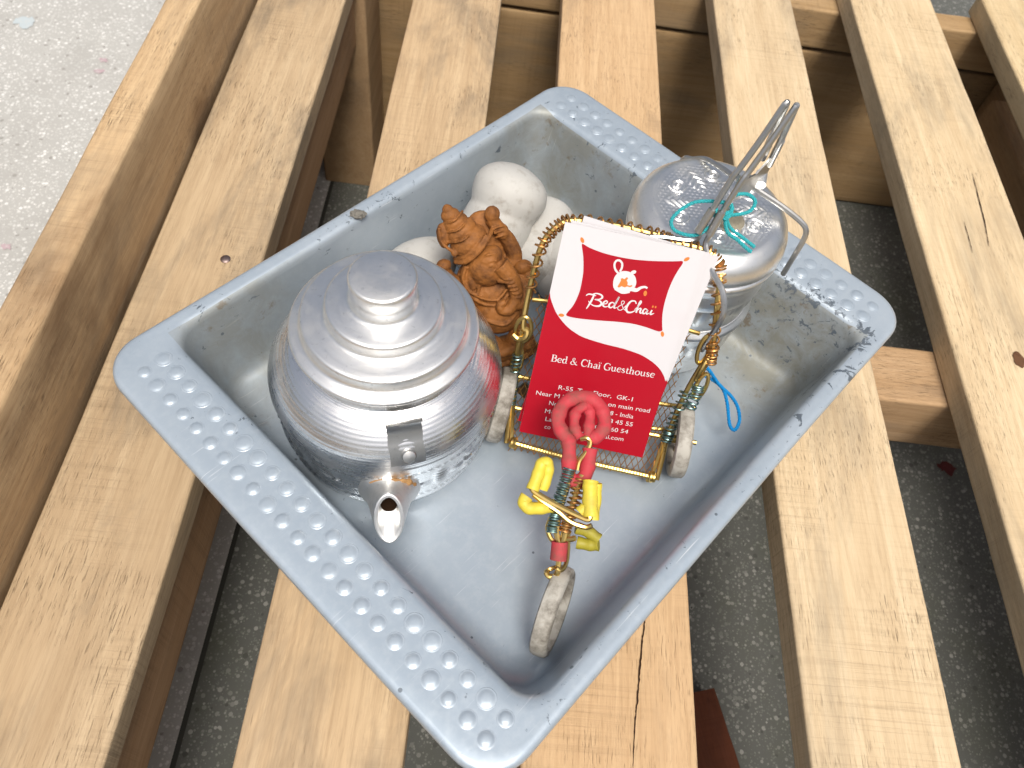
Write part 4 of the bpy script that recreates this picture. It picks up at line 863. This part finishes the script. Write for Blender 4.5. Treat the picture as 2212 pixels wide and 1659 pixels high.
WAVE = [(0, 66.4), (1.2, 63.4), (4.2, 58.8), (7, 56), (10.8, 53.2), (14.6, 51.4), (18.9, 50.1), (27.9, 49.2), (36.6, 48.9), (43.9, 48.0), (48, 46.8), (51.8, 45.1), (55, 42.9), (57.4, 40.2), (CWD, 38.2)]
def make_card(label, dx, dy, back, rot, full=False, bend=0):
    fr = card_frame(dx, dy, back, rot); o, X, Y, N = fr
    root = thing('business_card', label, 'card', o, 'guesthouse cards standing in the toy rickshaw')
    def c8(h): return [o+X*p[0]+Y*p[1]+N*h for p in ((0, 0), (CWD, 0), (CWD, CHT), (0, CHT))]
    v_ = c8(0)+c8(CTK); obj('card_sheet', (v_, [(0, 3, 2, 1), (4, 5, 6, 7)]+[(i, (i+1) % 4, 4+(i+1) % 4, 4+i) for i in range(4)]), M_paper, root, False)
    z1, z2, z3 = CTK+.05, CTK+.10, CTK+.15
    red = [(.02, .02), (CWD-.02, .02)]+[(p[0], p[1]) for p in spline([(a, b, 0) for a, b in WAVE[::-1]], 5)]
    obj('red_field', fill(red, fr, z1), M_pred, root, False)
    obj('cushion_motif', fill([(p[0], p[1]) for p in spline([(a, b, 0) for a, b in PIL], 4, True)], fr, z1), M_pred, root, False)
    dr = MB()
    for (cx, cy, r_) in ((8.5, 90.3, 2.2), (52.3, 91.5, .7), (7.0, 57.7, .1), (51.3, 58.8, 2.0)): dr.add(disc((cx, cy), 1.25, .72, fr, z1, r_))
    obj('tassel_motif', dr, M_porange, root, False)
    if not full: return root
    tp_ = MB()   # white teapot
    tp_.add(fill([(p[0], p[1]) for p in spline([(q_[0], q_[1], 0) for q_ in [(25.2, 76.2), (25.3, 78.6), (26.6, 80.6), (28.6, 81.6), (31.2, 81.6), (33.4, 80.4), (34.6, 78.2), (34.6, 76.2), (33.4, 74.0), (31.4, 73.2), (28, 72.9), (26, 73.8)]], 5, True)], fr, z2))
    tp_.add(brush([(26.6, 80), (24.8, 81.4), (23.9, 83.4), (24.3, 85.0), (25.6, 85.4), (26.9, 84.4), (27.2, 82.6), (26.8, 81.0)], .85, fr, z2+.01))
    tp_.add(brush([(33.6, 75.0), (35.6, 74.9), (37, 76.2), (38.6, 76.9), (39.8, 76.6)], [2.0, 1.5, 1.1, .9, .8], fr, z2+.01)); tp_.add(disc((32.4, 81.9), 1.2, .75, fr, z2+.02, .5)); tp_.add(brush([(26.6, 73.6), (30, 72.6), (33, 73.6)], .9, fr, z2+.015))
    obj('teapot_motif', tp_, M_pwhite, root, False)
    om = MB().add(fill([(p[0], p[1]) for p in [(27.4, 74.6), (27.9, 76.4), (28.2, 77.6), (27.9, 78.2), (28.6, 78.6), (29.4, 78.3), (30.3, 79.4), (30.9, 78.9), (30.5, 78.0), (31.2, 77.2), (31.3, 76.2), (32.2, 76.1), (33.2, 76.6), (33.5, 76.2), (32.6, 75.5), (31.4, 75.6), (30.4, 75.0), (29.0, 75.2), (28.2, 74.4)]], fr, z3))
    om.add(disc((39.5, 74.3), .72, 1.15, fr, z2, .15))
    obj('orange_motif', om, M_porange, root, False)
    # handwritten name in brush strokes
    s = MB(); b0 = 65.3
    def B(pts, w): s.add(brush(pts, w, fr, z2+.02*len(s.f)/2000))
    B([(15.4, 68.2), (16.2, 69.0), (17.4, 69.2), (18.8, 69.0), (19.6, 69.1)], [.35, .6, .6, .4, .3])
    B([(18.7, 69.6), (18.4, 67.6), (17.8, 65.4), (17.1, 63.4), (16.8, 62.8)], [.5, .85, .8, .5, .3])
    B([(17.4, 69.0), (19.4, 70.0), (21.6, 69.8), (22.3, 68.8), (21.2, 67.8), (19.4, 67.4), (21.6, 67.2), (22.6, 66.2), (21.8, 65.0), (19.6, 64.7), (17.8, 65.4), (17.0, 66.2)], [.3, .5, .7, .85, .5, .3, .55, .9, .8, .5, .4, .3])
    B([(23.4, 66.2), (24.6, 66.7), (24.9, 67.5), (24.2, 67.8), (23.4, 66.9), (23.5, 65.6), (24.5, 65.2), (25.8, 65.8)], [.35, .45, .5, .5, .7, .75, .5, .3])
    B([(28.0, 67.3), (27.0, 67.7), (26.0, 66.8), (26.1, 65.6), (27.0, 65.4), (28.0, 66.6), (28.6, 68.8), (29.2, 70.6), (28.5, 68.0), (28.1, 66.2), (28.5, 65.5), (29.4, 66.0)], [.4, .5, .75, .75, .5, .45, .6, .7, .8, .8, .5, .3])
    B([(33.0, 67.6), (31.6, 65.4), (30.2, 65.2), (29.8, 66.2), (30.8, 67.3), (31.9, 68.3), (31.7, 69.2), (30.8, 69.0), (31.0, 67.8), (32.4, 66.0), (33.6, 65.5)], .30)
    B([(37.0, 69.2), (36.2, 70.2), (34.6, 69.8), (33.6, 68.0), (33.4, 66.2), (34.4, 65.0), (36.0, 65.3), (37.4, 66.4)], [.5, .5, .7, .9, .95, .8, .6, .35])
    B([(37.0, 66.6), (38.2, 68.6), (38.9, 70.2), (38.5, 70.8), (38.1, 69.2), (37.9, 65.5)], [.35, .45, .5, .5, .7, .75]); B([(37.9, 66.2), (38.9, 67.6), (39.5, 67.4), (39.4, 66.2), (39.9, 65.7), (40.6, 66.3)], [.4, .5, .7, .75, .55, .3])
    B([(42.2, 67.7), (41.2, 67.9), (40.6, 66.9), (40.8, 65.9), (41.6, 66.0), (42.4, 67.6), (42.2, 66.6), (42.5, 65.9), (43.3, 66.5)], [.4, .5, .7, .7, .5, .6, .75, .6, .3])
    B([(44.2, 68.0), (43.9, 66.8), (44.1, 66.1), (44.9, 66.5), (45.4, 66.9)], [.6, .75, .7, .4, .25])
    obj('script_lettering', s, M_pwhite, root, False)
    dd = MB().add(disc((44.1, 69.5), .36, .5, fr, z2)).add(disc((45.3, 69.6), .36, .5, fr, z2)); obj('dot_motif', dd, M_porange, root, False)
    def T(name, *a): obj(name, text(*a, fr, z2), M_pwhite, root, False)
    obj('name_line', serif('Bed & Chaï Guesthouse', 6.9, 53.2, 36.5, 38.9, 3.15, fr, z2), M_pwhite, root, False)
    T('address_line', 'R-55, Top Floor,  GK-1', 13.1, 46.7, 24.3, 26.0, 2.9)
    T('address_line', 'Near M block Market, on main road', 3.8, 55.6, 19.6, 22.4, 2.9)
    T('address_line', 'New D', 10.6, 19.6, 16.0, 16.5, 2.9); T('address_line', '0048 - India', 33.6, 49.2, 17.2, 18.0, 2.9)
    T('phone_line', 'Mob', 9.6, 15.8, 11.8, 12.1, 2.9); T('phone_line', '85', 29.4, 32.2, 13.1, 13.3, 2.9); T('phone_line', '88 45 55', 37.4, 49.9, 13.5, 14.2, 2.9)
    T('phone_line', 'La', 10.6, 13.6, 8.0, 8.2, 2.9); T('phone_line', '. (', 22.2, 25.0, 8.8, 8.9, 2.9); T('phone_line', '40', 31.8, 35.0, 9.1, 9.3, 2.9); T('phone_line', '6 60 54', 38.0, 48.8, 9.5, 10.2, 2.9)
    T('mail_line', 'co', 11.0, 13.8, 4.2, 4.4, 2.9); T('mail_line', '@be', 23.8, 29.4, 4.9, 5.2, 2.9); T('mail_line', 'hai.com', 37.4, 47.7, 5.5, 6.2, 2.9)
    return root
make_card('front red and white guesthouse card, its logo and address fully in view', 0, 0, 0, 0, True)
make_card('second red and white card, mostly covered by the front card', -.2, 1.0, 1.4, -.026)
make_card('rearmost red and white card, tilted so its white corner sticks out', -1.6, 3.8, 3.0, -.088)
